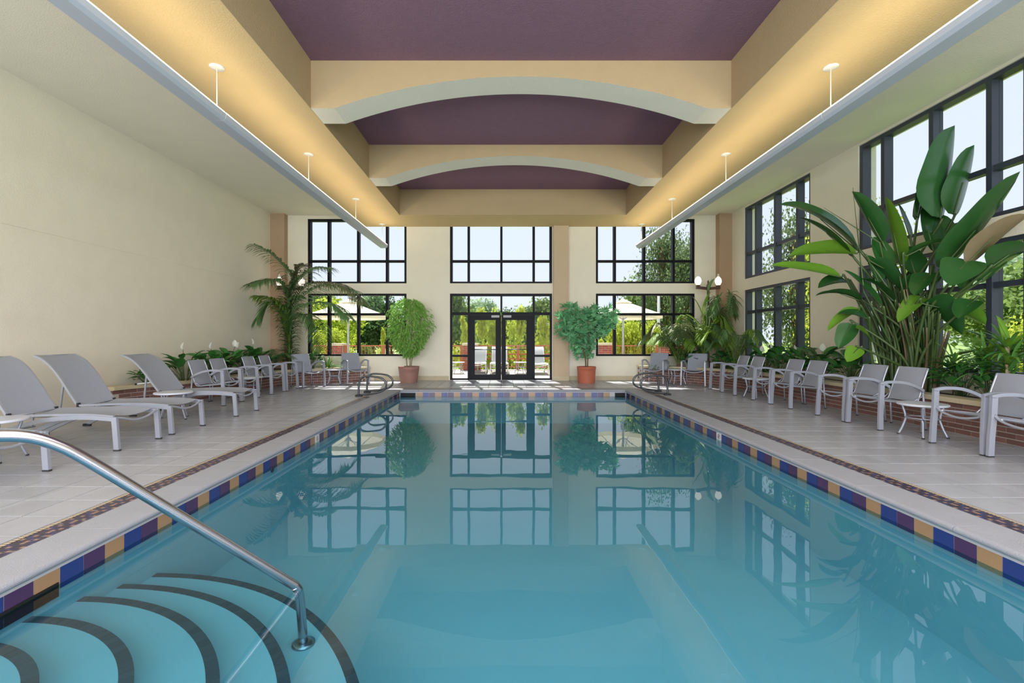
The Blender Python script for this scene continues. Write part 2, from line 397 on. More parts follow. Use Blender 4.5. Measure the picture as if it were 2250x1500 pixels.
for n, (xa, xb, ga, gb) in enumerate(((-1.02, -.065, -.865, -.235), (-.055, .89, .075, .70))):
    dr = bpy.data.objects.new('door_%d' % (n+1), None); COL.objects.link(dr); struct(dr)
    k = MB(); y0, y1 = YW+.05, YW+.10
    k.box(xa, ga, y0, y1, .01, 1.96); k.box(gb, xb, y0, y1, .01, 1.96); k.box(ga, gb, y0, y1, .01, .17); k.box(ga, gb, y0, y1, 1.815, 1.96)
    k.build('door_frame', M_alu, dr)
    k = MB(); k.box(ga, gb, y0+.02, y0+.026, .17, 1.815); k.build('glass_pane', M_glass, dr)
    k = MB(); k.tube([(ga-.07, y0-.06, .925), (gb+.07, y0-.06, .925)], .014); k.tube([(ga-.07, y0-.06, .925), (ga-.07, y0, .925)], .012); k.tube([(gb+.07, y0-.06, .925), (gb+.07, y0, .925)], .012)
    k.build('push_bar', M_dsteel, dr)
    k = MB(); cx = (-.36, -.12) if n == 0 else (-.0, .24); k.box(cx[0], cx[1], y0-.06, y0, 1.89, 1.955); k.build('door_closer', M_cl, dr)
k = MB(); k.box(a, b, YW-.02, YW+.2, -.012, .008); struct(k.build('threshold', M_cl))
# stucco access panel and outlet cover on the far wall
k = MB(); k.box(1.97, 2.36, YW-.006, YW, 2.57, 2.98); struct(k.build('wall_access_panel', M_wall))
k = MB(); k.box(2.27, 2.42, YW-.012, YW, .68, .86); k.m = 1; k.box(2.32, 2.37, YW-.016, YW-.012, .72, .82)
tag(k.build('outlet_cover', [M_wht, M_cl]), 'pale outlet cover on the far wall behind the lobed-leaf plant', 'outlet')

# ------------------------------------------------------------------ floor tiles (nearest in view as parts, rest joined)
TX, TY = .33, .335
cells = []
def in_planter(x, y): return False
def cell(x0, x1, y0, y1):
    if x1-x0 < .03 or y1-y0 < .03: return
    cells.append((x0, x1, y0, y1))
def fill(xa, xb, ya, yb, ox, oy):
    i0 = math.floor((xa-ox)/TX); i1 = math.ceil((xb-ox)/TX); j0 = math.floor((ya-oy)/TY); j1 = math.ceil((yb-oy)/TY)
    for i in range(i0, i1):
        for j in range(j0, j1):
            cell(max(xa, ox+i*TX), min(xb, ox+(i+1)*TX), max(ya, oy+j*TY), min(yb, oy+(j+1)*TY))
LXE = PX0-.30-.19; RXE = PX1+.30+.19; FYE = PY1+.30+.19
fill(XL, LXE, YB, YW, LXE, 2.966); fill(RXE, XR, YB, YW, RXE, 3.362); fill(LXE, RXE, FYE, YW, LXE, 2.966+.0)
def px_size(c):
    x, y = (c[0]+c[1])/2, (c[2]+c[3])/2
    if y < 1.0: return 0
    u = 1106+F*x/y; v = 745+F*CZ/y
    if u < -60 or u > 2310 or v > 1540: return 0
    return (c[1]-c[0])*(c[3]-c[2])/y**3
cells.sort(key=px_size, reverse=True)
g = .0042
tcache = {}
rest = MB(); ntile = 0
for c in cells:
    x0, x1, y0, y1 = c
    if ntile < 298 and px_size(c) > 0:
        key = (round(x1-x0, 4), round(y1-y0, 4))
        if key not in tcache:
            k = MB(); k.bevbox(g, key[0]-g, g, key[1]-g, -.012, 0, .0006); tcache[key] = k.mesh('floor_tile', M_tile)
        inst('floor_tile', tcache[key], floor, (x0, y0, random.uniform(-.0004, .0004))); ntile += 1
    else: rest.bevbox(x0+g, x1-g, y0+g, y1-g, -.012, random.uniform(-.0004, .0004), .0006)
tag(rest.build('far_floor_tile', M_tile, floor), kind='stuff')
# mosaic strip: five rows of small tiles between coping and deck, plus one dentil row
mo = MB(); T = .0275
def mosrow(along, c0, sgn, u0, u1):
    n = int((u1-u0)/T)
    for i in range(n):
        u = u0+i*T
        for j in range(5):
            ph = (i + (j if (i//10) % 2 else -j)) % 5
            mo.m = 1 if ((i+2*j) % 6 == 0 or (j == 2 and i % 6 in (2, 3))) else (2 if (i*7+j*3) % 5 == 0 else (3 if (i*5+j*11) % 17 == 0 else 0))
            w0 = c0+sgn*(j*T+.001); w1 = c0+sgn*((j+1)*T-.001)
            a_, b_ = min(w0, w1), max(w0, w1)
            if along == 'y': mo.quadpts([(a_, u+.001, 0), (b_, u+.001, 0), (b_, u+T-.001, 0), (a_, u+T-.001, 0)])
            else: mo.quadpts([(u+.001, a_, 0), (u+T-.001, a_, 0), (u+T-.001, b_, 0), (u+.001, b_, 0)])
        mo.m = 4
        if i % 1 == 0:
            w0 = c0+sgn*(5*T+.006); w1 = c0+sgn*(5*T+.043); a_, b_ = min(w0, w1), max(w0, w1)
            if along == 'y': mo.quadpts([(a_, u+.003, 0), (b_, u+.003, 0), (b_, u+T-.003, 0), (a_, u+T-.003, 0)])
            else: mo.quadpts([(u+.003, a_, 0), (u+T-.003, a_, 0), (u+T-.003, b_, 0), (u+.003, b_, 0)])
mosrow('y', PX0-.30, -1, PY0, PY1+.3); mosrow('y', PX1+.30, 1, PY0, PY1+.3); mosrow('x', PY1+.30, 1, LXE, RXE)
tag(mo.build('mosaic_border', M_mosaic+[M_dent], floor), 'plum, blue and tan mosaic strip', kind='stuff')

# ------------------------------------------------------------------ pool
pool = thing('swimming_pool', 'rectangular indoor swimming pool of turquoise water with tiled border and stone coping', 'pool', (0, 0, 0))
PF = -.82; WZ = -.16
bs = MB(); t = .28
bs.box(PX0-t, PX0, PY0-t, PY1+t, -1.3, -.045); bs.box(PX1, PX1+t, PY0-t, PY1+t, -1.3, -.045)
bs.box(PX0, PX1, PY1, PY1+t, -1.3, -.045); bs.box(PX0, PX1, PY0-t, PY0, -1.3, -.045); bs.box(PX0, PX1, PY0, PY1, -1.3, PF)
bs.build('basin', M_plaster, pool)
mo = MB(); e_ = .006
mo.box(PX0, PX0+e_, PY0, PY1, -.068, -.04); mo.box(PX1-e_, PX1, PY0, PY1, -.068, -.04); mo.box(PX0, PX1, PY1-e_, PY1, -.068, -.04)
mo.box(PX0, PX0+.003, PY0, PY1, -.22, -.068); mo.box(PX1-.003, PX1, PY0, PY1, -.22, -.068); mo.box(PX0, PX1, PY1-.003, PY1, -.22, -.068)
mo.build('mortar_bed', M_mortar, pool)
wt = MB(); wt.quadpts([(PX0, PY0, WZ), (PX1, PY0, WZ), (PX1, PY1, WZ), (PX0, PY1, WZ)])
wt.build('water', M_water, pool)
# border tiles
P_ = .1525
def btile(side, u, m, name='border_tile', zt=-.068, zb=-.188):
    k = MB(); g2 = .0035; d = .008
    if side == 'l': k.box(PX0, PX0+d, u+g2, u+P_-g2, zb, zt)
    elif side == 'r': k.box(PX1-d, PX1, u+g2, u+P_-g2, zb, zt)
    else: k.box(u+g2, u+P_-g2, PY1-d, PY1, zb, zt)
    return k.build(name, m, pool)
def nodive(side, u):
    o = btile(side, u, M_white, 'no_diving_marker'); tag(o, 'white tile with a crossed-out diver symbol')
    k = MB(); x = PX0+.0095 if side == 'l' else PX1-.0095; c = V(x, u+P_/2, -.115); r = .034; s_ = 1 if side == 'l' else -1
    ax = (V(0, 1, 0), V(0, 0, 1)); R = [c+V(0, r*math.cos(2*PI*i/24), r*math.sin(2*PI*i/24)) for i in range(25)]
    for i in range(24):
        p, q = R[i], R[i+1]; k.quadpts([p, q, c+(q-c)*.82, c+(p-c)*.82])
    k.quadpts([c+V(0, -.026, .020), c+V(0, -.020, .026), c+V(0, .026, -.020), c+V(0, .020, -.026)])
    k.m = 1; k.quadpts([c+V(0, -.010, -.018), c+V(0, -.003, -.020), c+V(0, .006, .008), c+V(0, -.001, .012)])
    k.quadpts([c+V(0, -.001, .012), c+V(0, .006, .012), c+V(0, .004, .022), c+V(0, -.003, .022)])
    sb = k.build('diver_symbol', [M_redp, M_ink], o)
    k = MB()
    for (ya, yb, za, zb) in ((-.045, -.040, -.19, -.165), (-.030, -.010, -.19, -.165), (.0, .02, -.19, -.165), (.03, .045, -.19, -.165)):
        k.quadpts([(x, u+P_/2+ya, za), (x, u+P_/2+yb, za), (x, u+P_/2+yb, zb), (x, u+P_/2+ya, zb)])
i = -22
seqL = [M_ppur, M_ptan, M_pblue]; seqR = [M_ptan, M_ppur, M_pblue]
for i in range(-10, 61):
    u = 2.401+i*P_
    if u+P_ <= PY1+.01:
        if abs(u-6.30) < P_/2: nodive('l', u)
        else: btile('l', u, seqL[i % 3])
for i in range(-10, 61):
    u = 2.84+i*P_
    if u+P_ <= PY1+.01:
        if abs(u-6.51) < P_/2: nodive('r', u)
        else: btile('r', u, seqR[i % 3])
for i in range(-3, 34):
    u = -2.125+i*P_
    if u > PX0-.01 and u+P_ < PX1+.01 and not (u < -2.13) and not (u > 2.60): btile('f', u, [M_ptan, M_pblue, M_ppur][i % 3])
for x0, x1, lab in ((PX0+.02, -2.14, 'left'), (2.72, PX1-.02, 'right')):
    k = MB(); k.box(x0, x1, PY1-.006, PY1-.003, -.19, -.075); k.m = 1
    k.box(x0, x1, PY1-.014, PY1-.003, -.078, -.070); k.box(x0, x0+.01, PY1-.014, PY1-.003, -.215, -.07); k.box(x1-.01, x1, PY1-.014, PY1-.003, -.215, -.07)
    k.build('skimmer_opening', [M_black, M_dsteel], pool)
k = MB(); k.box(PX0+.004, PX0+.014, 2.12, 2.69, -.225, -.145); k.build('skimmer_opening', M_black, pool)
k = MB(); k.lathe([(.035, 0), (.035, .012), (.02, .014)], n=16); o = k.build('return_inlet', M_dsteel, pool); o.location = (PX0, 5.19, -.19); o.rotation_euler = (0, PI/2, 0)
# coping stones with rounded front
def coping(axis, u0, u1, inner, sgn):
    k = MB(); ov = .03; r = .024; W = .30
    prof = [(W, -.03), (W, 0), (.02, 0)]
    prof = [(-W, -.04), (-W, 0.0)] + [(ov-r+r*math.sin(a*PI/8), -r+r*math.cos(a*PI/8)) for a in range(0, 9)] + [(0, -.048)]
    R = []
    for u in (u0+.003, u1-.003):
        R.append([((inner+sgn*a_, u, z) if axis == 'y' else (u, inner+sgn*a_, z)) for a_, z in prof])
    k.rings(R); return k.build('coping_stone', M_coping, pool)
u = 3.09-.87*5
while u < PY1+.29: coping('y', max(u, PY0), min(u+.87, PY1), PX0, 1) if min(u+.87, PY1)-max(u, PY0) > .02 else None; u += .87
u = 3.13-.87*5
while u < PY1+.29: coping('y', max(u, PY0), min(u+.87, PY1), PX1, -1) if min(u+.87, PY1)-max(u, PY0) > .02 else None; u += .87
u = PX0-.3
while u < PX1+.28: coping('x', u, min(u+.767, PX1+.3), PY1, -1); u += .767
u = PX0-.3
while u < PX1+.28: coping('x', u, min(u+1.02, PX1+.3), PY0, 1) ; u += 1.02
# curved corner steps
SX, SY = PX0, 1.42
for R_, z in ((2.05, -.48), (1.74, -.40), (1.45, -.325), (1.13, -.258), (.82, -.19)):
    k = MB(); N = 40; ring0 = [(SX+.001, SY-R_, z)] ; top = []
    pts = [(SX+R_*math.cos(-PI/2+PI*i/N), SY+R_*math.sin(-PI/2+PI*i/N)) for i in range(N+1)]
    k.quadpts([(x, y, z) for x, y in pts])
    for i in range(N): k.quadpts([(pts[i][0], pts[i][1], PF), (pts[i+1][0], pts[i+1][1], PF), (pts[i+1][0], pts[i+1][1], z), (pts[i][0], pts[i][1], z)])
    st = k.build('step', M_plaster, pool)
    n = round(R_*math.radians(96)/.053); 
    k = MB(); da = math.radians(96)/n; gg = .0016/R_
    for (r_, a_) in ((R_-.056, gg), (R_-.056, da-gg), (R_, da-gg), (R_, gg)): k.v.append((r_*math.cos(a_), r_*math.sin(a_), .002))
    k.v += [(x, y, -.02) for x, y, _ in k.v[:4]]; k.face((0, 3, 2, 1)); [k.face((i, (i+1) % 4, (i+1) % 4+4, i+4)) for i in range(4)]
    nm = k.mesh('nosing_tile', M_nose)
    for i in range(n): inst('nosing_tile', nm, st, (SX, SY, z), (0, 0, PI/2-da*(i+1)))

# pool handrail: deck post, bend, slope, under-water post
hr = thing('pool_handrail', 'brushed steel handrail sloping from the deck down to the corner steps in the water', 'handrail', (-1.10, 2.62, -.48))
def hp(s, z): return V(-1.14-.75*s+1.10, 2.65-.66*s-2.62, z+.48)
pts = [hp(2.25, -.0), hp(2.25, .45), hp(2.25, .72), hp(2.17, .83), hp(2.03, .87), hp(1.7, .868), hp(1.35, .862), hp(1.2, .853), hp(1.08, .835), hp(.985, .785), hp(.88, .695), hp(.6, .423), hp(.3, .132), hp(.06, -.102), hp(.02, -.145), hp(.0, -.21), hp(-.02, -.48)]
k = MB(); k.tube(smoothpath(pts, 5), .025, 16); k.build('rail_tube', M_steel, hr)
for nm, p in (('base_flange', hp(-.02, -.48)), ('deck_flange', hp(2.25, 0))):
    k = MB(); k.lathe([(.062, 0), (.062, .010), (.045, .016), (.026, .018)], p, 24); k.build(nm, M_steel, hr)

# grab rails at the far end
def grab(x, y, s, lab):
    root = thing('grab_rail', lab, 'grab rail', (x, y, 0), 0, 'steel grab rails at the far pool corners')
    if s < 0: root.rotation_euler = (0, 0, PI)
    path = [V(0, 0, .0), V(.01, 0, .22), V(.03, 0, .34), V(.08, 0, .41), V(.17, 0, .435), V(.36, 0, .425), V(.50, 0, .39), V(.585, 0, .31), V(.60, 0, .22), V(.55, 0, .14), V(.45, 0, .095), V(.25, 0, .055), V(.02, 0, .03)]
    k = MB(); k.tube(smoothpath(path, 5), .021, 10); k.build('rail_tube', M_dsteel, root)
    k = MB(); k.bevbox(-.06, .08, -.045, .045, 0, .04, .01); k.build('base_plate', M_rubber, root)
grab(-3.13, 10.22, 1, 'nearer of the two bent steel grab rails at the left pool corner')
grab(-3.16, 10.95, 1, 'farther of the two bent steel grab rails at the left pool corner')
grab(3.63, 10.45, -1, 'nearer of the two bent steel grab rails at the right pool corner')
grab(3.66, 11.15, -1, 'farther of the two bent steel grab rails at the right pool corner')

# ------------------------------------------------------------------ linear pendant lights
def pendant(x, s, lab):
    y0, y1, zb = -4.5, 14.15, CZ+2.72
    root = thing('linear_pendant_light', lab, 'light', (x, 0, 0), 0, 'long linear up-lights')
    sec = [-4.5, .32, 3.12, 5.9, 8.68, 11.45, 14.15]
    for i in range(len(sec)-1):
        a, b = sec[i]+.004, sec[i+1]-.004; k = MB()
        # open trough: inner lip, bottom, outer lip (s=+1 means inner side is +x)
        pr = [(s*.12, .085), (s*.105, .03), (s*.07, .0), (-s*.09, 0), (-s*.12, .02), (-s*.125, .17), (-s*.115, .17), (-s*.11, .03), (-s*.08, .012), (s*.065, .012), (s*.097, .038), (s*.11, .085)]
        if s < 0: pr = pr[::-1]
        k.rings([[(p, yy, zb+q) for p, q in pr] for yy in (a, b)]); k.build('housing', M_hous, root)
        k = MB(); yy0, yy1 = a+.01, b-.01      # lamp: slanted strip facing up and inward, on an opaque back
        A, B = (-s*.085, zb+.150), (s*.085, zb+.050)
        k.box(min(s*.02, s*.05), max(s*.02, s*.05), yy0, yy1, zb+.05, zb+.055)
        k = MB(); n = V(s*.35, 0, .93)
        q = [V(A[0], yy0, A[1]), V(B[0], yy0, B[1]), V(B[0], yy1, B[1]), V(A[0], yy1, A[1])]
        if s > 0: q = q[::-1]
        k.quadpts(q); k.m = 1; k.quadpts([p-V(s*.002, 0, .006) for p in q])
        k.m = 0; k.box(min(s*.098, s*.108), max(s*.098, s*.108), yy0, yy1, zb+.08, zb+.108)
        k.build('lamp_tube', [M_lamp, M_hous], root)
    for y in (.32, 3.12, 5.9, 8.68, 11.45, 13.95):
        k = MB(); k.tube([(0, y, zb+.0), (0, y, ZS)], .007, 8); k.build('suspension_rod', M_wht, root)
        k = MB(); k.lathe([(.02, ZS-.016), (.085, ZS-.012), (.09, ZS)], (0, y, 0), 20); k.build('ceiling_canopy', M_wht, root)
    return root
pendant(-3.57, 1, 'long suspended linear up-light over the left deck')
pendant(4.08, -1, 'long suspended linear up-light over the right deck')

# ------------------------------------------------------------------ brick planters
def planter(name, path, label, zt, wallx, far=True):
    root = thing(name, label, 'planter', (path[0][0], path[0][1], 0))
    ox, oy = path[0]
    P = smoothpath([V(x-ox, y-oy, 0) for x, y in path], 10)
    # arc length resample
    S = [0]
    for i in range(len(P)-1): S.append(S[-1]+(P[i+1]-P[i]).length)
    def pt(s):
        s = max(0, min(S[-1]-1e-6, s))
        for i in range(len(S)-1):
            if S[i+1] >= s: f = (s-S[i])/max(1e-9, S[i+1]-S[i]); return P[i].lerp(P[i+1], f), (P[i+1]-P[i]).normalized()
    side = 1 if wallx > 0 else -1      # outward (to pool) normal
    def nrm(t): n = V(t.y, -t.x, 0); return n if n.x*(-side) > 0 or (abs(n.x) < .3 and n.y < 0) else -n
    L = S[-1]; n = int(L/.1)
    # mortar core wall
    k = MB(); R = []
    for i in range(n+1):
        p, t = pt(L*i/n); m = nrm(t); q = p-m*.006; r = p-m*.11
        R.append([(q.x, q.y, 0), (r.x, r.y, 0), (r.x, r.y, zt-.06), (q.x, q.y, zt-.06)])
    k.rings(R); k.build('mortar_core', M_bmort, root)
    ch = .0655; bl = .203; courses = int((zt-.06)/ch); ch = (zt-.06)/courses
    kb = MB(); kb.box(0, bl-.0, -.05, 0.0, .006, ch-.006); bm = kb.mesh('brick', M_brick)
    ns = int(L/(bl+.01)); bricks = []
    for c in range(courses):
        off = 0 if c % 2 == 0 else (bl+.01)/2
        for i in range(ns):
            s0 = i*(bl+.01)+off
            if s0+bl < L: bricks.append((s0, c))
    def yv(b): return pt(b[0])[0].y+oy
    def vis(b):
        p, _ = pt(b[0]); X, Y = p.x+ox, p.y+oy
        return Y > 1 and -100 < 1106+F*X/Y < 2350
    bricks = [b for b in bricks if vis(b)]; bricks.sort(key=yv)
    joined = MB()
    for q, (s0, c) in enumerate(bricks):
        p0, t0 = pt(s0); p1, _ = pt(s0+bl); t = (p1-p0).normalized(); m = nrm(t)
        if m.cross(t).z > 0: a = math.atan2(-t.y, -t.x); org = p1
        else: a = math.atan2(t.y, t.x); org = p0
        # local -y... brick front face must look along m: local +y of rotated frame is (-sin a, cos a)
        fy = V(-math.sin(a), math.cos(a), 0)
        pos = org.copy(); pos.z = c*ch
        if q < 298: o = inst('brick', bm, root, pos, (0, 0, a)); 
        if fy.dot(m) < 0:
            a += PI; pos = (p1 if org == p0 else p0).copy(); pos.z = c*ch
            if q < 298: o.location = pos; o.rotation_euler = (0, 0, a)
        if q >= 298:
            mt = Matrix.Translation(pos) @ Matrix.Rotation(a, 4, 'Z'); b0 = len(joined.v)
            joined.v += [tuple(mt @ Vector(v)) for v in kb.v]
            for f_ in kb.f: joined.face([b0+x for x in f_])
    if joined.v: tag(joined.build('far_brick', M_brick, root), kind='stuff')
    # cap stones
    ncap = max(1, int(L/.61))
    for i in range(ncap):
        a, b = L*i/ncap+.002, L*(i+1)/ncap-.002; R = []
        for j in range(5):
            p, t = pt(a+(b-a)*j/4); m = nrm(t); q = p+m*.03; r = p-m*.27
            R.append([(q.x, q.y, zt-.06), (q.x, q.y, zt-.006), (q.x-m.x*.006, q.y-m.y*.006, zt), (r.x, r.y, zt), (r.x, r.y, zt-.06)])
        k = MB(); k.rings(R); k.build('cap_stone', M_cap, root)
    # soil fill up to the walls
    k = MB()
    for i in range(n):
        p, t = pt(L*i/n); m = nrm(t); p2, t2 = pt(L*(i+1)/n); m2 = nrm(t2); p = p-m*.2; p2 = p2-m2*.2
        wx = wallx-ox
        k.quadpts([(p.x, p.y, zt-.05), (p2.x, p2.y, zt-.05), (wx, max(p2.y, min(p2.y+.6, YW-oy)) if False else p2.y, zt-.05), (wx, p.y, zt-.05)])
    k.build('soil', M_soil, root); return root
planter('brick_planter', [(-6.64, 8.05), (-6.55, 8.45), (-6.25, 9.2), (-6.05, 10.4), (-5.97, 11.6), (-5.75, 12.5), (-5.2, 13.05), (-4.6, 13.45), (-4.15, 13.85), (-4.0, 14.15)],
        'low curved red brick planter with stone cap along the left wall', .42, XL)
planter('brick_planter', [(5.93, 2.4), (5.93, 5), (5.96, 7.5), (5.97, 9.5), (5.93, 11), (5.70, 12.2), (5.25, 13.0), (4.68, 13.6), (4.15, 13.95), (4.02, 14.15)],
        'low curved red brick planter with stone cap under the right windows', .46, XR)

#@@FURNITURE
# ------------------------------------------------------------------ furniture
def make_chair(label, group):
    t = thing('patio_chair', label, 'chair', (0, 0, 0), 0, group)
    hw = .29
    for s in (-1, 1):
        k = MB(); k.sweep([(s*(hw+.012), -.33, .0), (s*(hw+.006), -.325, .2), (s*hw, -.31, .42), (s*hw, -.30, .625)], [(-.016, -.03), (.016, -.03), (.016, .03), (-.016, .03)], up=(0, 1, 0))
        k.m = 1; k.box(s*(hw+.012)-.017, s*(hw+.012)+.017, -.362, -.298, 0, .014)
        k.build('front_leg', [M_silver, M_rubber], t)
        k = MB(); k.bar(smoothpath([(s*hw, -.33, .632), (s*hw, -.2, .655), (s*hw, 0, .645), (s*hw, .18, .585), (s*(hw-.01), .27, .53)], 4), .032, .036)
        k.build('arm', M_silver, t)
        k = MB(); k.tube([(s*(hw-.005), .30, 0), (s*(hw-.01), .285, .25), (s*(hw-.015), .27, .53)], .013, 8); k.m = 1; k.lathe([(.016, 0), (.016, .015)], (s*(hw-.005), .30, 0), 8); k.build('rear_leg', [M_silver, M_rubber], t)
    k = MB(); k.tube(smoothpath([(-hw+.01, -.30, .44), (-.2, -.305, .385), (0, -.31, .352), (.2, -.305, .385), (hw-.01, -.30, .44)], 5), .013, 8); k.build('front_bar', M_silver, t)
    k = MB()
    for s in (-1, 1):
        k.tube(smoothpath([(s*.245, -.28, .40), (s*.245, .0, .375), (s*.245, .19, .365), (s*.243, .25, .45), (s*.24, .31, .65), (s*.238, .375, .835)], 5), .012, 8)
        k.tube([(s*.245, .14, .37), (s*.275, .27, .46)], .008, 6)
    k.tube([(-.245, .17, .36), (.245, .17, .36)], .010, 8); k.build('sling_frame', M_silver, t)
    def sling(pts, sag, nm):
        k = MB(); k.smooth = True; P = smoothpath(pts, 5); N = 6; R = []
        for i, p in enumerate(P):
            tt = (P[min(i+1, len(P)-1)]-P[max(i-1, 0)]).normalized(); nn = V(0, -tt.z, tt.y)
            if nn.z < 0 and abs(nn.z) > .5: nn = -nn
            e = math.sin(PI*min(1, max(0, i/(len(P)-1))))*.6+.4
            R.append([V(-.24+.48*j/N, p.y, p.z) - nn*sag*e*(1-((2*j/N)-1)**2) for j in range(N+1)])
        k.rings(R, closed=False, cap=False); b = len(k.v); R2 = [[q-V(0, 0, .0)+V(0, .004, -.003) for q in r] for r in R]
        k.rings([r[::-1] for r in R2], closed=False, cap=False); k.build(nm, M_sling, t)
    sling([(0, -.27, .405), (0, -.05, .378), (0, .17, .368)], .022, 'seat')
    sling([(0, .215, .375), (0, .25, .47), (0, .31, .66), (0, .378, .84)], -.018, 'backrest')
    return t

def make_table(label, group):
    t = thing('side_table', label, 'table', (0, 0, 0), 0, group); r = .26
    k = MB(); k.lathe([(r-.03, .39), (r-.006, .392), (r, .398), (r, .415), (r-.008, .42), (r-.02, .421), (.0001, .421)], n=36, cap=True); k.build('tabletop', M_top, t)
    for i in range(4):
        a = PI/4+i*PI/2; c, s = math.cos(a), math.sin(a); k = MB()
        k.tube(smoothpath([(c*.235, s*.235, .004), (c*.19, s*.19, .12), (c*.165, s*.165, .24), (c*.20, s*.20, .395)], 5), .013, 8)
        k.m = 1; k.lathe([(.016, 0), (.016, .014)], (c*.237, s*.237, 0), 8); k.build('leg', [M_silver, M_rubber], t)
    k = MB(); k.tube([(.165*math.cos(2*PI*i/20), .165*math.sin(2*PI*i/20), .235) for i in range(21)], .008, 6); k.build('ring_brace', M_silver, t)
    return t

def make_lounger(label, group, bang=55, frame=None, slm=None):
    """foot end at local x=0 facing +x, the backrest towards -x; width along y"""
    frame = frame or M_silver; slm = slm or M_sling
    t = thing('chaise_lounge', label, 'lounge chair', (0, 0, 0), 0, group); hw = .315
    for s in (-1, 1):
        k = MB(); k.sweep([(.02, s*hw, 0), (.005, s*hw, .2), (-.01, s*hw, .372)], [(-.016, -.028), (.016, -.028), (.016, .028), (-.016, .028)], up=(1, 0, 0))
        k.m = 1; k.box(-.012, .052, s*hw-.018, s*hw+.018, 0, .016); k.build('front_leg', [frame, M_rubber], t)
        k = MB(); k.bar(smoothpath([(-.02, s*hw, .35), (-.25, s*hw, .368), (-.5, s*hw, .366), (-.8, s*hw, .335), (-1.1, s*hw, .26), (-1.4, s*hw, .14), (-1.62, s*hw, .03)], 4), .030, .046); 
        k.m = 1; k.box(-1.68, -1.58, s*hw-.018, s*hw+.018, 0, .03); k.build('side_rail', [frame, M_rubber], t)
    k = MB(); k.tube(smoothpath([(0, -hw+.01, .362), (.01, -.24, .352), (.015, -.1, .312), (.015, .02, .302), (.015, .14, .318), (.01, .25, .352), (0, hw-.01, .362)], 5), .013, 8); k.build('foot_bar', frame, t)
    ca, sa = math.cos(math.radians(bang)), math.sin(math.radians(bang)); H = V(-1.22, 0, .372)
    def bk(u, off=0): return H + V(-u*ca, 0, u*sa) + V(-sa, 0, -ca)*(off)
    bp = [bk(0), bk(.2, -.004), bk(.42, -.012), bk(.62, 0), bk(.76, .04), bk(.86, .10)]
    sp = [V(-.04, 0, .372), V(-.3, 0, .392), V(-.7, 0, .392), V(-1.2, 0, .374)]
    for nm, pp in (('seat_frame', sp), ('back_frame', bp)):
        k = MB()
        for s in (-1, 1): k.bar([p+V(0, s*.285, 0) for p in smoothpath(pp, 4)], .026, .026)
        k.tube([pp[-1]+V(0, -.285, 0), pp[-1]+V(0, .285, 0)], .009, 8)
        if nm == 'seat_frame':
            for x in (-.35, -.95): k.tube([(x, -.29, .37), (x, -.1, .345), (x, .1, .345), (x, .29, .37)], .010, 6)
        k.build(nm, frame, t)
    for nm, pp, sag in (('seat_sling', sp, .03), ('back_sling', bp, .012)):
        k = MB(); k.smooth = True; P = smoothpath(pp, 5); R = []
        for i, p in enumerate(P):
            tt = (P[min(i+1, len(P)-1)]-P[max(i-1, 0)]).normalized(); nn = V(tt.z, 0, -tt.x)
            if nn.z < 0: nn = -nn
            R.append([p + V(0, -.272+.544*j/8, 0) + nn*(.012-sag*(1-(2*j/8-1)**2)) for j in range(9)])
        k.rings(R, closed=False, cap=False); k.rings([[q+V(0, 0, -.004) for q in r][::-1] for r in R], closed=False, cap=False); k.build(nm, slm, t)
    a, b = bk(.36, .01), V(-1.50, 0, .16); k = MB()
    for s in (-1, 1): k.bar([a+V(0, s*.26, 0), b+V(0, s*.26, 0)], .018, .022, up=(1, 0, 0))
    k.tube([b+V(0, -.30, 0), b+V(0, .30, 0)], .010, 8); k.build('back_prop', frame, t)
    k = MB(); k.box(H.x-.012, H.x+.012, -.30, -.26, H.z-.02, H.z+.035); k.box(H.x-.012, H.x+.012, .26, .30, H.z-.02, H.z+.035); k.build('hinge', M_rubber, t)
    return t

GR, GL = 'grey sling chairs along the right planter', 'grey sling chairs along the left planter'
c0 = make_chair('grey sling chair at the right picture edge, nearest in the right row', GR)
c0.location = (5.43, 4.66, 0); c0.rotation_euler = (0, 0, -PI/2)
for x, y, a, lab, gp in (
    (5.43, 5.325, -90, 'grey sling chair beside the nearest right side table, second from the right edge', GR),
    (5.43, 6.705, -90, 'grey sling chair just beyond the nearest right side table, under the big banana-leaved plant', GR),
    (5.43, 7.38, -90, 'grey sling chair in the right row, second beyond the nearest right side table', GR),
    (5.42, 8.69, -90, 'grey sling chair in the right row with an empty gap on its near side', GR),
    (5.41, 9.32, -90, 'grey sling chair just nearer than the middle side table of the right row', GR),
    (5.42, 10.71, -90, 'grey sling chair just beyond the middle side table of the right row', GR),
    (5.44, 11.40, -91, 'farthest of the straight right row of grey sling chairs, at the planter bend', GR),
    (5.16, 12.72, -32, 'sunlit grey sling chair facing the pool at the far right, beside the far side table', GR),
    (4.28, 13.28, -34, 'sunlit grey sling chair by the far window, beyond the right grab rails', GR),
    (-5.51, 9.065, 90, 'nearest grey sling chair of the left row, behind the third lounger', GL),
    (-5.51, 9.71, 90, 'second nearest grey sling chair of the left row, before the left side table', GL),
    (-5.50, 10.86, 90, 'third grey sling chair of the left row, just beyond the side table', GL),
    (-5.48, 11.55, 90, 'fourth grey sling chair of the left row, at the planter bend', GL),
    (-5.14, 12.41, 52, 'grey sling chair turned toward the pool beside the far left side table', GL),
    (-4.18, 13.27, 36, 'grey sling chair under the far left window beside the potted fig', GL)):
    dup(c0, lab, (x, y, 0), math.radians(a), gp)
GT = 'round pale side tables'
t0 = make_table('round side table between the two nearest chairs of the right row', GT); t0.location = (5.34, 6.03, 0); t0.rotation_euler = (0, 0, math.radians(5))
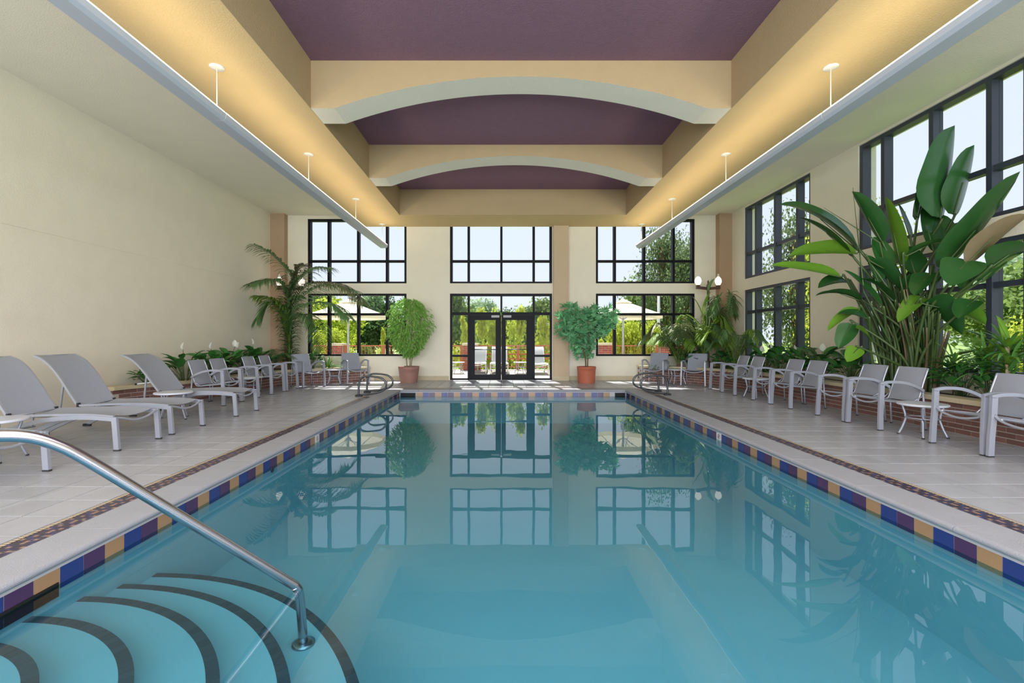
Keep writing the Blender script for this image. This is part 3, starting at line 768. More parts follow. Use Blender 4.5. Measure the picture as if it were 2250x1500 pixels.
for x, y, a, lab in ((5.33, 9.99, 20, 'round side table halfway down the right row of chairs'),
                     (4.78, 12.98, 0, 'round side table between the two sunlit chairs at the far right'),
                     (-5.52, 10.30, 10, 'round side table halfway down the left row of chairs'),
                     (-4.62, 12.95, 15, 'round side table between the two farthest chairs on the left'),
                     (-5.12, 7.35, 30, 'round side table between the second and third loungers'),
                     (-5.20, 4.84, 10, 'round side table at the left picture edge beside the nearest lounger')):
    dup(t0, lab, (x, y, 0), math.radians(a))
GC = 'grey sling chaise lounges on the left deck'
l0 = make_lounger('lounge chair at the left picture edge, mostly cut off behind the handrail', GC); l0.location = (-4.29, 4.115, 0)
dup(l0, 'grey chaise lounge with raised back at the left edge, nearest fully seen foot end', (-4.29, 5.55, 0), 0)
dup(l0, 'grey chaise lounge with raised back, middle one of the left deck', (-4.31, 6.44, 0), 0)
l1 = make_lounger('grey chaise lounge farthest from the camera, in front of the brick planter', GC, 51); l1.location = (-4.29, 7.88, 0)
# white tube lying on the left planter cap
k = MB(); k.tube([(0, 0, 0), (.30, .28, .03)], .014, 8); k.m = 1; k.tube([(-.02, -.02, -.002), (.0, .0, 0)], .016, 8)
tag(k.build('white_pole', [M_wht, M_rubber], None, (-6.52, 8.42, .437)), 'white tube lying on the stone cap at the near end of the left planter', 'pole')
# twin-globe lamp posts
def lamp(x, y, label, h):
    t = thing('lamp_post', label, 'lamp', (x, y, .35), 0, 'twin-globe lamp posts in the planters')
    k = MB(); k.lathe([(.07, 0), (.06, .25), (.035, .3), (.032, h-.35), (.05, h-.33), (.05, h-.2), (.02, h-.15), (.03, h-.10), (.001, h-.04)], n=16); k.build('post', M_bronze, t)
    for s in (-1, 1):
        k = MB(); k.bar([(0, 0, h-.30), (s*.30, s*.03, h-.27)], .06, .075); k.box(s*.30-.045, s*.30+.045, s*.03-.045, s*.03+.045, h-.31, h-.20); k.build('arm', M_bronze, t)
        k = MB(); c = (s*.30, s*.03, h-.20); k.lathe([(.045, 0), (.06, .02), (.088, .08), (.092, .13), (.075, .19), (.045, .225), (.033, .24)], c, 20); g_ = k.build('globe', M_globe, t)
        k = MB(); k.lathe([(.04, .24), (.035, .26), (.02, .28), (.028, .30), (.001, .335)], c, 14); k.build('finial', M_wht, g_)
lamp(5.82, 13.45, 'brown lamp post with two glowing globes behind the right corner palms', 2.62)
lamp(-6.05, 13.45, 'brown lamp post with two glowing globes hidden in the left corner palm', 2.60)
#@@END_FURNITURE
#@@PLANTS
# ------------------------------------------------------------------ indoor plants
def perp(d, up=V(0, 0, 1)):
    s = d.cross(up)
    if s.length < 1e-3: s = d.cross(V(1, 0, 0))
    return s.normalized()
def blade(k, base, tip, W, sag=.1, fold=.25, n=8, twist=0, prof=None, wave=0):
    """broad leaf blade from base to tip: two half strips folded along the midrib"""
    d = tip-base; L = d.length; dn = d.normalized(); s = perp(dn); u = s.cross(dn).normalized()
    s = (s*math.cos(twist)+u*math.sin(twist)); u = s.cross(dn).normalized()
    b0 = len(k.v); sm = k.smooth; k.smooth = True
    for i in range(n+1):
        t = i/n; c = base+d*t - V(0, 0, 1)*sag*L*(t*t-t) * (1) if sag < 0 else base+d*t+V(0, 0, 1)*sag*L*4*t*(1-t)
        wd = W/2*(prof(t) if prof else (math.sin(PI*min(1, t**.75*.97+.03)))**.7)
        w2 = wd*(1+wave*math.sin(9*t))
        k.v += [tuple(c - s*wd + u*fold*wd), tuple(c - s*wd*.5 + u*fold*wd*.35), tuple(c), tuple(c + s*w2*.5 + u*fold*w2*.35), tuple(c + s*w2 + u*fold*w2)]
    for i in range(n):
        for j in range(4): a = b0+i*5+j; k.face((a, a+1, a+6, a+5))
    k.smooth = sm
def strap(k, base, dirn, L, W, droop, n=6):
    d = dirn.normalized(); s = perp(d); b0 = len(k.v); sm = k.smooth; k.smooth = True
    for i in range(n+1):
        t = i/n; c = base+d*L*t-V(0, 0, 1)*droop*L*t*t; w = W/2*(1-t**3)*(.5+.5*min(1, t*4))
        k.v += [tuple(c-s*w+V(0, 0, w*.3)), tuple(c), tuple(c+s*w+V(0, 0, w*.3))]
    for i in range(n):
        for j in range(2): a = b0+i*3+j; k.face((a, a+1, a+4, a+3))
    k.smooth = sm

# ---- giant bird-of-paradise plant, leaf by leaf
def big_plant():
    B = V(6.38, 7.45, .41)
    t = thing('bird_of_paradise_plant', 'huge plant of big paddle-shaped dark green leaves in front of the right window', 'plant', B)
    L = [ # base px,py,Y ; tip px,py,Y ; width ; sag ; fold ; material
     (2066,478,6.85, 2098,275,6.75, .72, .02, .25, 0, .35), (2096,472,6.87, 2141,318,6.72, .50, .02, .2, 0, .3), (2018,478,7.0, 2068,306,7.05, .40, .03, .35, 0, .8),
     (1979,582,7.2, 1945,432,7.2, .26, .02, .3, 1, .2), (1999,521,7.2, 1973,446,7.3, .17, .02, .2, 0, .2),
     (1937,530,7.4, 1872,420,7.6, .26, .02, .5, 0, -.5), (1883,549,7.7, 1708,450,8.0, .50, .12, .3, 0, .5),
     (1868,560,7.5, 1755,478,7.8, .30, .08, .3, 0, .2), (1882,556,7.4, 1734,562,7.6, .30, .06, .35, 1, .7), (1845,608,7.5, 1693,583,7.8, .24, .03, .35, 1, .6),
     (2070,590,6.6, 2242,376,6.0, .32, -.03, .35, 0, .45), (2126,578,6.3, 2262,470,5.85, .24, .10, .3, 2, .5),
     (2176,588,6.2, 2270,540,5.9, .34, .10, .3, 0, .4), (2128,572,6.3, 2088,628,6.2, .32, .08, .2, 0, .5),
     (1992,562,6.9, 2092,530,6.6, .16, .10, .4, 0, .1), (2050,550,6.9, 2026,455,7.0, .34, .02, .25, 0, .3), (2080,560,6.9, 2068,470,7.0, .24, .0, .3, 0, .1),
     (1861,620,7.6, 1797,633,7.7, .22, .15, .3, 0, .6), (1890,660,7.5, 1791,650,7.6, .18, .12, .5, 0, .0), (1905,700,7.3, 1840,690,7.5, .20, .1, .3, 0, .4), (2045,600,6.9, 2010,650,6.9, .24, .1, .3, 0, .3), (2140,660,6.5, 2105,700,6.5, .22, .1, .3, 0, .4), (1888,678,7.5, 1818,727,7.6, .16, .10, .3, 1, .5),
     (1872,711,7.5, 1842,765,7.5, .20, .03, .3, 0, .8), (1912,745,7.3, 1880,720,7.3, .24, .1, .2, 1, .6), (2025,666,6.9, 2114,735,6.7, .32, .22, .3, 0, .5),
     (2097,680,6.8, 2166,713,6.6, .26, .10, .3, 1, .5), (2026,652,7.0, 1973,708,7.0, .17, .10, .3, 1, .6), (1912,573,7.3, 1981,635,7.2, .20, .12, .3, 0, .5),
     (1936,672,7.2, 1854,593,7.4, .18, .06, .3, 0, .5), (1962,660,7.2, 1892,612,7.3, .22, .1, .4, 0, .3), (2178,758,6.4, 2119,727,6.5, .10, .1, .4, 0, .3),
     (1886,765,7.2, 1861,795,7.1, .16, .05, .3, 1, .6), (1930,620,7.3, 1905,560,7.4, .22, .05, .3, 0, .4), (2010,600,7.1, 1990,540,7.2, .26, .05, .3, 0, .5), (2060,620,6.9, 2110,560,6.8, .24, .05, .3, 0, .4),
     (2120,640,6.6, 2160,580,6.5, .30, .05, .3, 0, .6), (1952,590,7.3, 1920,520,7.5, .20, .05, .3, 0, .5), (2150,620,6.4, 2215,575,6.2, .22, .06, .3, 0, .5), (1985,640,7.2, 2030,600,7.1, .22, .05, .3, 0, .7)]
    ms = [M_bop, M_bopl, M_dry]
    for (bx, by, bY, tx, ty, tY, W, sag, fo, mi, tw) in L:
        b, p = at(bx, by, bY), at(tx, ty, tY)
        k = MB(); blade(k, b-B, p-B, W*1.45, sag, fo, 12, tw, prof=lambda q: (math.sin(PI*min(1, q**.72*.95+.05)))**.6, wave=.06)
        lf = k.build('leaf', ms[mi], t)
        r = V(random.uniform(-.22, .22), random.uniform(-.35, .35), 0)
        d0 = (b-B); mid = r*.9+V(d0.x*.28, d0.y*.28, d0.z*.55)
        P = smoothpath([r, mid, d0-(p-b)*.08, d0, d0+(p-b)*.45+V(0, 0, sag*(p-b).length*.98)], 5)
        k = MB(); k.tube(P, .017, 6, scale=[1.5-1.15*i/(len(P)-1) for i in range(len(P))]); k.build('leaf_stalk', M_stalk, lf)
    for i in range(110):     # plain stalks of the dense clump
        a = random.uniform(0, 2*PI); r = V(math.cos(a)*random.uniform(.05, .28), math.sin(a)*random.uniform(.05, .45), 0)
        h = random.uniform(.9, 2.0); sp = random.uniform(.2, .75)
        e = r*(1+sp*1.4)+V(-sp*.35, -sp*.1, h); e.x = min(e.x, .25)
        k = MB(); P = smoothpath([r, r*(1+sp*.3)+V(0, 0, h*.5), e], 4); k.tube(P, .020, 5, scale=[1.5-1.0*j/(len(P)-1) for j in range(len(P))])
        k.build('stalk', [M_stalk, M_palmd, M_dry][0 if i % 4 else (1 if i % 8 else 2)], t)
    for (x0, y0, x1, y1) in ((1898, 640, 1873.8, 412), (1933, 533, 1810, 456)):
        k = MB(); b, p = at(x0, y0, 7.3)-B, at(x1, y1, 7.5)-B; k.tube([V(.05, 0, .1) if x0 < 1900 else V(0, 0, .2), b, p], .013, 5, scale=[1.2, 1, .2]); k.build('rolled_leaf', M_stalk, t)
big_plant()

# ---- palms
def frond(k, P, leafL, W, n=34, droop=.5, start=.18, up=.25):
    """rachis along P (smoothpath) and hanging leaflets on both sides"""
    S = smoothpath(P, 6); m = len(S)-1
    k.m = 0; k.tube(S, .010, 5, scale=[1.6-1.3*i/m for i in range(m+1)])
    for i in range(n):
        t = start+(1-start)*i/n; f = t*m; a = int(min(f, m-1)); c = S[a].lerp(S[a+1], f-a); d = (S[a+1]-S[a]).normalized(); s = perp(d)
        Lf = leafL*(math.sin(PI*(.12+.80*(i/n))))**.6*random.uniform(.85, 1.1)
        for q in (-1, 1):
            dr = (s*q*.9+d*.65+V(0, 0, up)).normalized(); strap(k, c, dr, Lf, W, droop*random.uniform(.7, 1.3), 3)
def palm(name, label, B, fronds, leafL=.35, W=.03, trunk=None, droop=.5, mats=None, group=None, n=34):
    t = thing(name, label, 'plant', B, 0, group); mats = mats or [M_palm]
    if trunk: k = MB(); k.lathe([(trunk[1]*1.5, 0), (trunk[1], .1), (trunk[1]*.9, trunk[0]), (.03, trunk[0]+.1)], n=12); k.build('trunk', M_bark, t)
    for i, P in enumerate(fronds):
        k = MB(); frond(k, P, leafL, W, droop=droop, n=n); k.build('frond', mats[i % len(mats)], t)
    return t
def radial(n, L, H, z0=0, spread=1.0, seed=0, bias=V(0, 0, 0)):
    rd = random.Random(seed); R = []
    for i in range(n):
        a = 2*PI*i/n+rd.uniform(-.3, .3); l = L*rd.uniform(.7, 1.05)*spread; h = H*rd.uniform(.75, 1.15); d = V(math.cos(a), math.sin(a), 0)+bias
        R.append([V(0, 0, z0), V(0, 0, z0)+d*l*.25+V(0, 0, h*.6), V(0, 0, z0)+d*l*.62+V(0, 0, h), V(0, 0, z0)+d*l+V(0, 0, h*.72)])
    return R
B = V(-5.92, 13.15, .37)
def fp(b, pts): return [V(0, 0, .05), V(0, 0, .35)+V(random.uniform(-.05, .05), 0, 0)] + [at(x, y, Y)-B for x, y, Y in pts]
FR = [fp(0, [(636, 660, 13.1), (640, 610, 13.1), (600, 562, 12.7), (556, 536, 12.2)]), fp(0, [(636, 660, 13.1), (655, 620, 13.0), (690, 590, 12.9), (728, 588, 12.8)]),
      fp(0, [(640, 680, 13.1), (680, 625, 12.9), (750, 625, 12.6), (800, 668, 12.4)]), fp(0, [(634, 670, 13.0), (615, 620, 12.8), (585, 615, 12.4), (548, 624, 12.0)]),
      fp(0, [(630, 700, 13.0), (612, 670, 12.8), (590, 655, 12.6), (562, 650, 12.5)]), fp(0, [(640, 720, 13.0), (665, 690, 12.7), (695, 710, 12.5), (712, 768, 12.3)]),
      fp(0, [(640, 690, 13.1), (680, 640, 12.9), (730, 625, 12.8), (785, 640, 12.7)]), fp(0, [(640, 660, 13.1), (648, 610, 13.1), (655, 590, 13.1), (668, 580, 13.0)]),
      fp(0, [(636, 740, 13.1), (632, 690, 13.0), (640, 660, 13.0), (655, 650, 12.9)]), fp(0, [(632, 740, 13.1), (622, 700, 13.0), (618, 680, 13.0), (622, 655, 12.9)]),
      fp(0, [(636, 700, 13.0), (600, 665, 12.7), (580, 680, 12.6), (566, 700, 12.5)]), fp(0, [(645, 690, 12.9), (690, 665, 12.6), (735, 670, 12.5), (768, 700, 12.4)])]
palm('tall_palm', 'tall feathery palm in the left far corner reaching in front of the window', B, FR, .62, .042, (.30, .09), .6, [M_palm, M_palm, M_palmd, M_palm, M_palml], n=62)
B2 = V(-6.2, 12.5, .37)
palm('low_palm', 'low dark palm at the foot of the tall left corner palm', B2, radial(9, .8, .55, 0, 1, 3, V(.1, -.1, 0)), .22, .022, (.1, .06), .45, [M_palm, M_palmd], n=26)
palm('broad_palm', 'bright-topped palm below the right twin-globe lamp', V(5.60, 13.25, .41), radial(13, .95, 1.4, 0, .8, 5, V(-.1, -.1, 0)), .42, .034, (.35, .09), .6, [M_palml, M_palm, M_palml], n=40)
palm('arching_palm', 'dark arching palm left of the right lamp post, before the far window', V(5.02, 13.5, .41), radial(14, 1.1, 1.1, 0, .95, 8, V(-.1, -.1, 0)), .45, .034, (.2, .07), .6, [M_palm, M_palmd, M_palml], n=46)
palm('tall_thin_palm', 'tall olive palm against the right corner pilaster', V(6.2, 13.25, .41), radial(6, .8, 1.95, 0, .5, 12, V(-.2, -.15, 0)), .40, .030, (.6, .07), .6, [M_palmd, M_palm], n=40)
palm('spreading_palm', 'pale low spreading palm right of the corner palms beside the window', V(6.05, 12.35, .41), radial(11, .95, .95, 0, .9, 15, V(-.1, -.2, 0)), .28, .028, (.15, .08), .75, [M_palm, M_palml], n=34)
# tall broad leaf behind the lamp post
t = thing('climbing_plant', 'pale ribbed leaves climbing beside the right lamp post', 'plant', (5.55, 13.1, .41)); B = Vector(t.location)
for (x0, y0, x1, y1, W) in ((1556, 640, 1570, 612, .18), (1545, 690, 1562, 640, .2), (1548, 705, 1520, 650, .2), (1540, 720, 1505, 690, .2), (1560, 700, 1590, 640, .18), (1550, 740, 1590, 700, .2)):
    k = MB(); b, p = at(x0, y0, 13.0)-B, at(x1, y1, 12.95)-B; blade(k, b, p, W, .1, .3, 8, .5); k.tube([V(0, 0, 0), b*.5+V(0, 0, .1), b], .010, 5); k.build('leaf', M_palm if x0 > 1550 else M_palml, t)

# ---- low clumps
def make_lily(name, label, seed, n=24, H=.5, Wd=.15, mt=None, flowers=2, cat='plant', group=None, spread=.38, Lf=.30):
    rd = random.Random(seed); t = thing(name, label, cat, (0, 0, 0), 0, group); mt = mt or [M_lily]
    for i in range(n):
        a = rd.uniform(0, 2*PI); u = rd.uniform(.1, 1)**.7; r = spread*u; h = H*(1.05-.55*u)*rd.uniform(.7, 1.25)
        b = V(math.cos(a)*r*.75, math.sin(a)*r*.75, h); d = V(math.cos(a)*(.5+u), math.sin(a)*(.5+u), rd.uniform(-.25, .75)).normalized()*Lf*rd.uniform(.75, 1.2)
        k = MB(); blade(k, b, b+d, Wd*rd.uniform(.8, 1.2), .10, .25, 6, rd.uniform(-.4, .4)); k.m = 1
        k.tube([V(math.cos(a)*.04, math.sin(a)*.04, 0), V(b.x*.5, b.y*.5, h*.6), b], .006, 4)
        k.build('leaf', [mt[i % len(mt)], M_stalk], t)
    for i in range(flowers):
        a = rd.uniform(0, 2*PI); b = V(math.cos(a)*.15, math.sin(a)*.15, H*1.05+rd.uniform(0, .12)); k = MB()
        k.m = 1; k.tube([V(0, 0, 0), b*.6, b], .005, 4); k.m = 0; blade(k, b, b+V(.02, 0, .15), .10, .02, .5, 6, 0); k.build('flower', [M_spathe, M_stalk], t)
    return t
def make_spider(name, label, seed, n=46, L=.55, W=.022, mt=None, droop=.55, group=None, stem=0):
    rd = random.Random(seed); t = thing(name, label, 'plant', (0, 0, 0), 0, group); mt = mt or [M_spid]
    if stem: k = MB(); k.tube([V(0, 0, 0), V(.02, 0, stem*.5), V(0, .02, stem)], .02, 6); k.build('stem', M_bark2, t)
    for i in range(n):
        a = rd.uniform(0, 2*PI); el = rd.uniform(.3, 1.35); d = V(math.cos(a)*math.cos(el), math.sin(a)*math.cos(el), math.sin(el))
        k = MB(); strap(k, V(0, 0, stem*(rd.uniform(.55, 1) if stem else 0)), d, L*rd.uniform(.7, 1.15), W*rd.uniform(.8, 1.3), droop*(1.3-el*.5), 7); k.build('leaf', mt[i % len(mt)], t)
    return t
GLL, GRL = 'peace lilies in the left planter', 'peace lilies in the right planter'
pa = make_lily('peace_lily', 'peace lily at the near end of the left planter, partly behind the third lounger', 1, 26, .52, .15, flowers=1, group=GLL); pa.location = (-6.30, 9.35, .37)
pb = make_lily('peace_lily', 'dark peace lily behind the two nearest chairs of the left row', 2, 26, .55, .16, flowers=1, group=GLL); pb.location = (-6.30, 10.15, .37)
for pr, x, y, a, s, lab in ((pa, -6.32, 10.85, 2.1, 1.05, 'peace lily in the left planter behind the side table'), (pb, -6.30, 11.5, 1.2, 1.0, 'peace lily in the left planter behind the third chair'),
    (pa, -6.28, 12.1, 4.0, 1.1, 'peace lily in the left planter with a flower, behind the fourth chair'), (pb, -6.60, 8.75, 3.1, .55, 'small lily clump hanging over the stone cap at the planter start'),
    (pb, -5.75, 12.95, .4, .75, 'leafy clump behind the chair turned toward the pool'), (pa, -5.45, 13.45, .9, .8, 'leafy clump below the left far window')):
    dup(pr, lab, (x, y, .37), a, GLL, s)
pc = make_lily('peace_lily', 'glossy leafy clump in the right planter beside the big plant stalks', 5, 26, .48, .15, [M_lily, M_lily, M_bop], 1, group=GRL); pc.location = (6.28, 8.55, .41)
for x, y, a, s, lab in ((6.17, 9.25, 1.0, 1.05, 'leafy clump behind the middle chairs of the right row'), (6.25, 9.95, 2.2, 1.0, 'leafy clump behind the middle side table on the right'),
    (6.17, 10.6, 3.0, 1.05, 'leafy clump below the pier between the right windows'), (6.25, 11.3, 4.1, .95, 'leafy clump behind the farthest straight-row chair on the right'), (6.3, 6.5, 5.0, .8, 'dark leafy clump at the near foot of the big plant'),
    (5.85, 12.6, .5, .8, 'dark leafy clump below the right corner palms'), (5.25, 13.35, .5, .8, 'dark leafy clump behind the sunlit chair at the far right')):
    dup(pc, lab, (x, y, .41), a, GRL, s)
sa = make_spider('spider_plant', 'bright spider plant at the corner below the left far window', 3, 60, .62, .03, [M_spid, M_spid, M_drac]); sa.location = (-5.05, 13.6, .37)
dup(sa, 'small bright spider plant on the planter cap behind the far left table', (-4.62, 13.78, .37), 1.1, None, .8)
G2 = 'spider plants below the right far window'
for x, y, a, s, lab in ((6.12, 11.95, 0, 1.2, 'bright spider plant beside the spreading palm at the right window'), (6.15, 11.4, 1, 1.0, 'bright spider plant below the right far side window'), (6.2, 12.75, 2, .95, 'spider plant in the right far corner'), (4.55, 13.7, 2, .9, 'dark grassy clump at the end of the right planter')):
    dup(sa, lab, (x, y, .41), a, G2, s)
GD = 'strap-leaved plants at the right edge'
da = make_spider('dracaena_plant', 'tall strap-leaved plant behind the second nearest right chair', 9, 64, .52, .045, [M_drac, M_drac, M_bopl, M_lily], .45, GD, .62); da.location = (6.26, 6.15, .41)
dup(da, 'taller strap-leaved plant nearest the right picture edge', (6.12, 5.72, .41), 1.3, GD, 1.22)
dup(da, 'strap-leaved plant low beside the big plant stalks', (6.30, 6.62, .41), 2.2, GD, .85)
dup(da, 'small strap-leaved plant behind the nearest side table on the right', (6.25, 5.85, .41), 3.1, GD, .7)
for x, y, a, s, lab in ((6.28, 5.15, .3, .8, 'leafy clump behind the nearest right chair'), (6.2, 6.05, 2.3, .6, 'low dark leafy clump on the cap behind the nearest side table')):
    dup(pc, lab, (x, y, .41), a, GRL, s)

# ---- potted trees on the far deck
def pot(root, prof, mt):
    k = MB(); k.lathe(prof, n=32, cap=False); k.lathe([(prof[0][0], prof[0][1]), (.001, prof[0][1])], n=32, cap=False); k.build('pot', mt, root)
r1 = thing('potted_fig_tree', 'bushy light green fig tree in a faded clay pot left of the doors', 'plant', (-2.70, 13.52, 0))
pot(r1, [(.235, 0), (.255, .12), (.275, .27), (.280, .33), (.285, .335), (.288, .38), (.292, .385), (.298, .46), (.285, .46), (.27, .42)], M_terra2)
k = MB(); k.lathe([(.272, .42), (.001, .43)], n=24, cap=False); k.build('soil', M_soil, r1)
k = MB()
for dx, a in ((-.05, -.1), (.03, .03), (.06, .12)): k.tube(smoothpath([(dx, 0, .42), (dx+a*.4, .02, .8), (dx+a*1.5, .0, 1.35), (dx+a*2.5, .05, 1.9)], 4), .016, 6)
k.build('trunk', M_bark2, r1)
k = MB(); rd = random.Random(4)
for i in range(3400):
    a = rd.uniform(0, 2*PI); ph = rd.uniform(-1, 1); rr = rd.uniform(.25, 1)**.5; z = 1.58+ph*.80
    w = (.64+.07*math.sin(a*3+ph*5)+.05*math.sin(a*7-ph*9))*math.sqrt(max(.05, 1-abs(ph)**2.4))*(1 if ph > -.2 else 1+.45*(ph+.2)); c = V(math.cos(a)*w*rr, math.sin(a)*w*rr*.78, z+rd.uniform(-.05, .05))
    d = V(math.cos(a)*.5+rd.uniform(-.4, .4), math.sin(a)*.5+rd.uniform(-.4, .4), -rd.uniform(.2, 1.0)).normalized()
    blade(k, c, c+d*rd.uniform(.08, .14), .040, .05, .3, 2, rd.uniform(-1, 1))
tag(k.build('foliage', M_fic, r1), kind='stuff')
r2 = thing('potted_aralia', 'small tree with lobed blue-green leaves in a terracotta pot right of the doors', 'plant', (2.36, 13.45, 0))
pot(r2, [(.238, 0), (.245, .1), (.255, .3), (.262, .40), (.268, .405), (.27, .46), (.258, .46), (.25, .42)], M_terra)
k = MB(); k.lathe([(.252, .42), (.001, .43)], n=24, cap=False); k.build('soil', M_soil, r2)
k = MB(); k.tube(smoothpath([(-.02, 0, .42), (-.03, 0, .7), (-.14, 0, 1.1), (-.30, .05, 1.7)], 4), .022, 6, scale=None); k.tube(smoothpath([(.03, 0, .42), (.05, 0, .75), (.15, .03, 1.2), (.35, 0, 1.75)], 4), .020, 6); k.tube([(.1, 0, 1.0), (.05, -.1, 1.5)], .012, 6)
k.build('trunk', M_bark, r2)
k = MB(); Lb = 7; pts = []
for i in range(Lb*2+1):
    a = -1.9+3.8*i/(Lb*2); r = .12 if i % 2 else .06; pts.append(V(math.sin(a)*r, math.cos(a)*r, -.25*abs(math.sin(a))*r+(.01 if i % 2 else -.005)))
k.v = [(0, -.01, .012)]+[tuple(p) for p in pts]
for i in range(1, len(pts)): k.face((0, i, i+1))
lob = k.mesh('lobed_leaf', M_fats)
rd = random.Random(11); cnt = 0
while cnt < 290:
    x, y, z = rd.uniform(-.85, .85), rd.uniform(-.55, .55), rd.uniform(.62, 2.30)
    ok = ((x+.42)/.50)**2+((z-1.72)/.56)**2+(y/.5)**2 < 1 or ((x-.28)/.58)**2+((z-1.75)/.42)**2+(y/.5)**2 < 1 or ((x+.05)/.40)**2+((z-1.15)/.55)**2+(y/.4)**2 < 1 or ((x-.70)/.28)**2+((z-1.95)/.20)**2+(y/.3)**2 < 1
    if not ok: continue
    o = inst('leaf', lob, r2, (x, y, z), (rd.uniform(.2, 1.4), rd.uniform(-.5, .5), rd.uniform(0, 2*PI)), rd.uniform(1.2, 1.75)); cnt += 1
#@@END_PLANTS
#@@OUTSIDE
# ------------------------------------------------------------------ outside: patio, railing, parasols, trees
k = MB(); k.box(-14, 14, YW+.35, 19.6, -.3, -.01); struct(k.build('patio', M_patio))
k = MB(); k.box(-200, 200, 19.6, 260, -1.0, -.62); k.box(-200, -7.4, -60, 19.6, -1.0, -.62); k.box(7.3, 200, -60, 19.6, -1.0, -.62); k.box(-7.4, 7.3, -60, -5.2, -1.0, -.62)
tag(k.build('lawn', M_lawn), 'green lawn around the building', 'grass', kind='structure')
k = MB(); k.box(7.6, 30, -10, 19.5, -.62, -.30); struct(k.build('side_lawn', M_lawn))
RY = 19.25
piers = [(-7.05, -6.50, 1.08), (-1.62, -1.05, 1.09), (3.85, 4.32, 1.10), (6.35, 7.7, 1.10), (-12.0, -11.4, 1.08)]
def pier(x0, x1, h, lab):
    t = thing('brick_pier', lab, 'pier', (x0, RY, -.01), 0, 'brick piers of the patio railing'); w = x1-x0; d = .5
    k = MB(); k.box(.006, w-.006, -d/2+.006, d/2, 0, h-.10); k.build('mortar_core', M_bmort, t)
    k = MB(); k.bevbox(-.04, w+.04, -d/2-.04, d/2+.04, h-.10, h, .015); k.build('cap_stone', M_cap, t)
    n = max(2, round(w/.23)); bw = w/n; ch = (h-.10)/12
    for c in range(12):
        xs = [0]+[bw*(i+(.5 if c % 2 else 1)) for i in range(n)]
        if xs[-1] < w-1e-3: xs.append(w)
        for i in range(len(xs)-1):
            k = MB(); k.box(xs[i]+.005, xs[i+1]-.005, -d/2, -d/2+.1, c*ch+.005, (c+1)*ch-.005); k.build('brick', M_obrick, t)
labs = ['brick pier seen through the left far window under the umbrella', 'brick pier seen beside the left door leaf', 'brick pier seen through the left pane of the right far window', 'wide brick pier seen through the fronds of the right palms', 'brick pier at the far left of the patio']
for (x0, x1, h), lb in zip(piers[:4], labs): pier(x0, x1, h, lb)
def railing(x0, x1, lab, horiz=False):
    t = thing('patio_railing', lab, 'railing', (x0, RY, -.01), 0, 'orange-red railings of the patio'); w = x1-x0
    k = MB(); k.box(0, w, -.035, .035, .955, 1.0); k.build('top_rail', M_rail, t)
    k = MB(); k.box(0, w, -.02, .02, .10, .14); k.build('bottom_rail', M_rail, t)
    n = max(1, round(w/1.7))
    for i in range(n+1):
        k = MB(); x = min(max(.05, w*i/n), w-.05); k.box(x-.05, x+.05, -.045, .045, 0, .955); k.build('post', M_rail, t)
    if horiz:
        for z in (.45, .64):
            k = MB(); k.box(0, w, -.02, .02, z-.025, z+.025); k.build('middle_rail', M_rail, t)
    m = round(w/.13)
    for i in range(m):
        k = MB(); x = w*(i+.5)/m; k.box(x-.009, x+.009, -.009, .009, .14, .955); k.build('baluster', M_rail, t)
railing(-11.4, -7.08, 'orange-red railing far left, behind the left corner palm')
railing(-6.47, -1.66, 'orange-red railing between the left pier and the door pier')
railing(-1.02, 3.82, 'orange-red railing with extra middle rails seen through the doors', True)
railing(4.36, 6.30, 'orange-red railing seen through the middle of the right far window')
def umbrella(x, y, lab, ztop=2.62):
    t = thing('patio_umbrella', lab, 'umbrella', (x, y, -.01), 0, 'cream patio umbrellas'); h = ztop+.01
    k = MB(); k.tube([(0, 0, .05), (0, 0, h)], .035, 10); k.build('pole', M_silver, t)
    k = MB(); k.lathe([(.28, 0), (.28, .05), (.06, .07), (.05, .18)], n=20); k.build('base', M_silver, t)
    R, zr = 1.32, 2.10; A = [(R*math.cos(PI/8+i*PI/4), R*math.sin(PI/8+i*PI/4)) for i in range(8)]
    k = MB()
    for i in range(8):
        a, b = A[i], A[(i+1) % 8]
        k.quadpts([(0, 0, h-.03), (a[0]*.5, a[1]*.5, (h+zr)/2-.02), (b[0]*.5, b[1]*.5, (h+zr)/2-.02)])
        k.quadpts([(a[0]*.5, a[1]*.5, (h+zr)/2-.02), (a[0], a[1], zr), (b[0], b[1], zr), (b[0]*.5, b[1]*.5, (h+zr)/2-.02)])
        k.quadpts([(a[0], a[1], zr), (a[0], a[1], zr-.15), (b[0], b[1], zr-.15), (b[0], b[1], zr)])
    k.build('canopy', M_canvas, t)
    k = MB()
    for i in range(8):
        a = A[i]; k.m = 0; k.quadpts([(0, 0, h+.04), (a[0]*.24, a[1]*.24, h-.11), (A[(i+1) % 8][0]*.24, A[(i+1) % 8][1]*.24, h-.11)])
    k.build('vent_cap', M_canvas, t)
    k = MB()
    for i in range(8): a = A[i]; k.bar([(0, 0, h-.06), (a[0]*.98, a[1]*.98, zr-.01)], .018, .018); k.bar([(0, 0, zr-.18), (a[0]*.5, a[1]*.5, (h+zr)/2-.05)], .014, .014)
    k.build('ribs', M_silver, t)
umbrella(-5.44, 16.6, 'cream patio umbrella seen through the left far window')
umbrella(4.20, 16.6, 'cream patio umbrella seen through the right far window')
M_ofr = mat('pale_patio_frame', (190, 190, 190), .4)
o0 = make_lounger('white patio lounger outside, seen through the left door leaf', 'white loungers outside on the patio', 48, M_ofr, mat('white_sling', (150, 152, 152), .8))
o0.location = (-.95, 17.0, -.01); o0.rotation_euler = (0, 0, -PI/2)
dup(o0, 'white patio lounger outside, seen behind the middle of the doors', (-.15, 16.9, -.01), -PI/2)
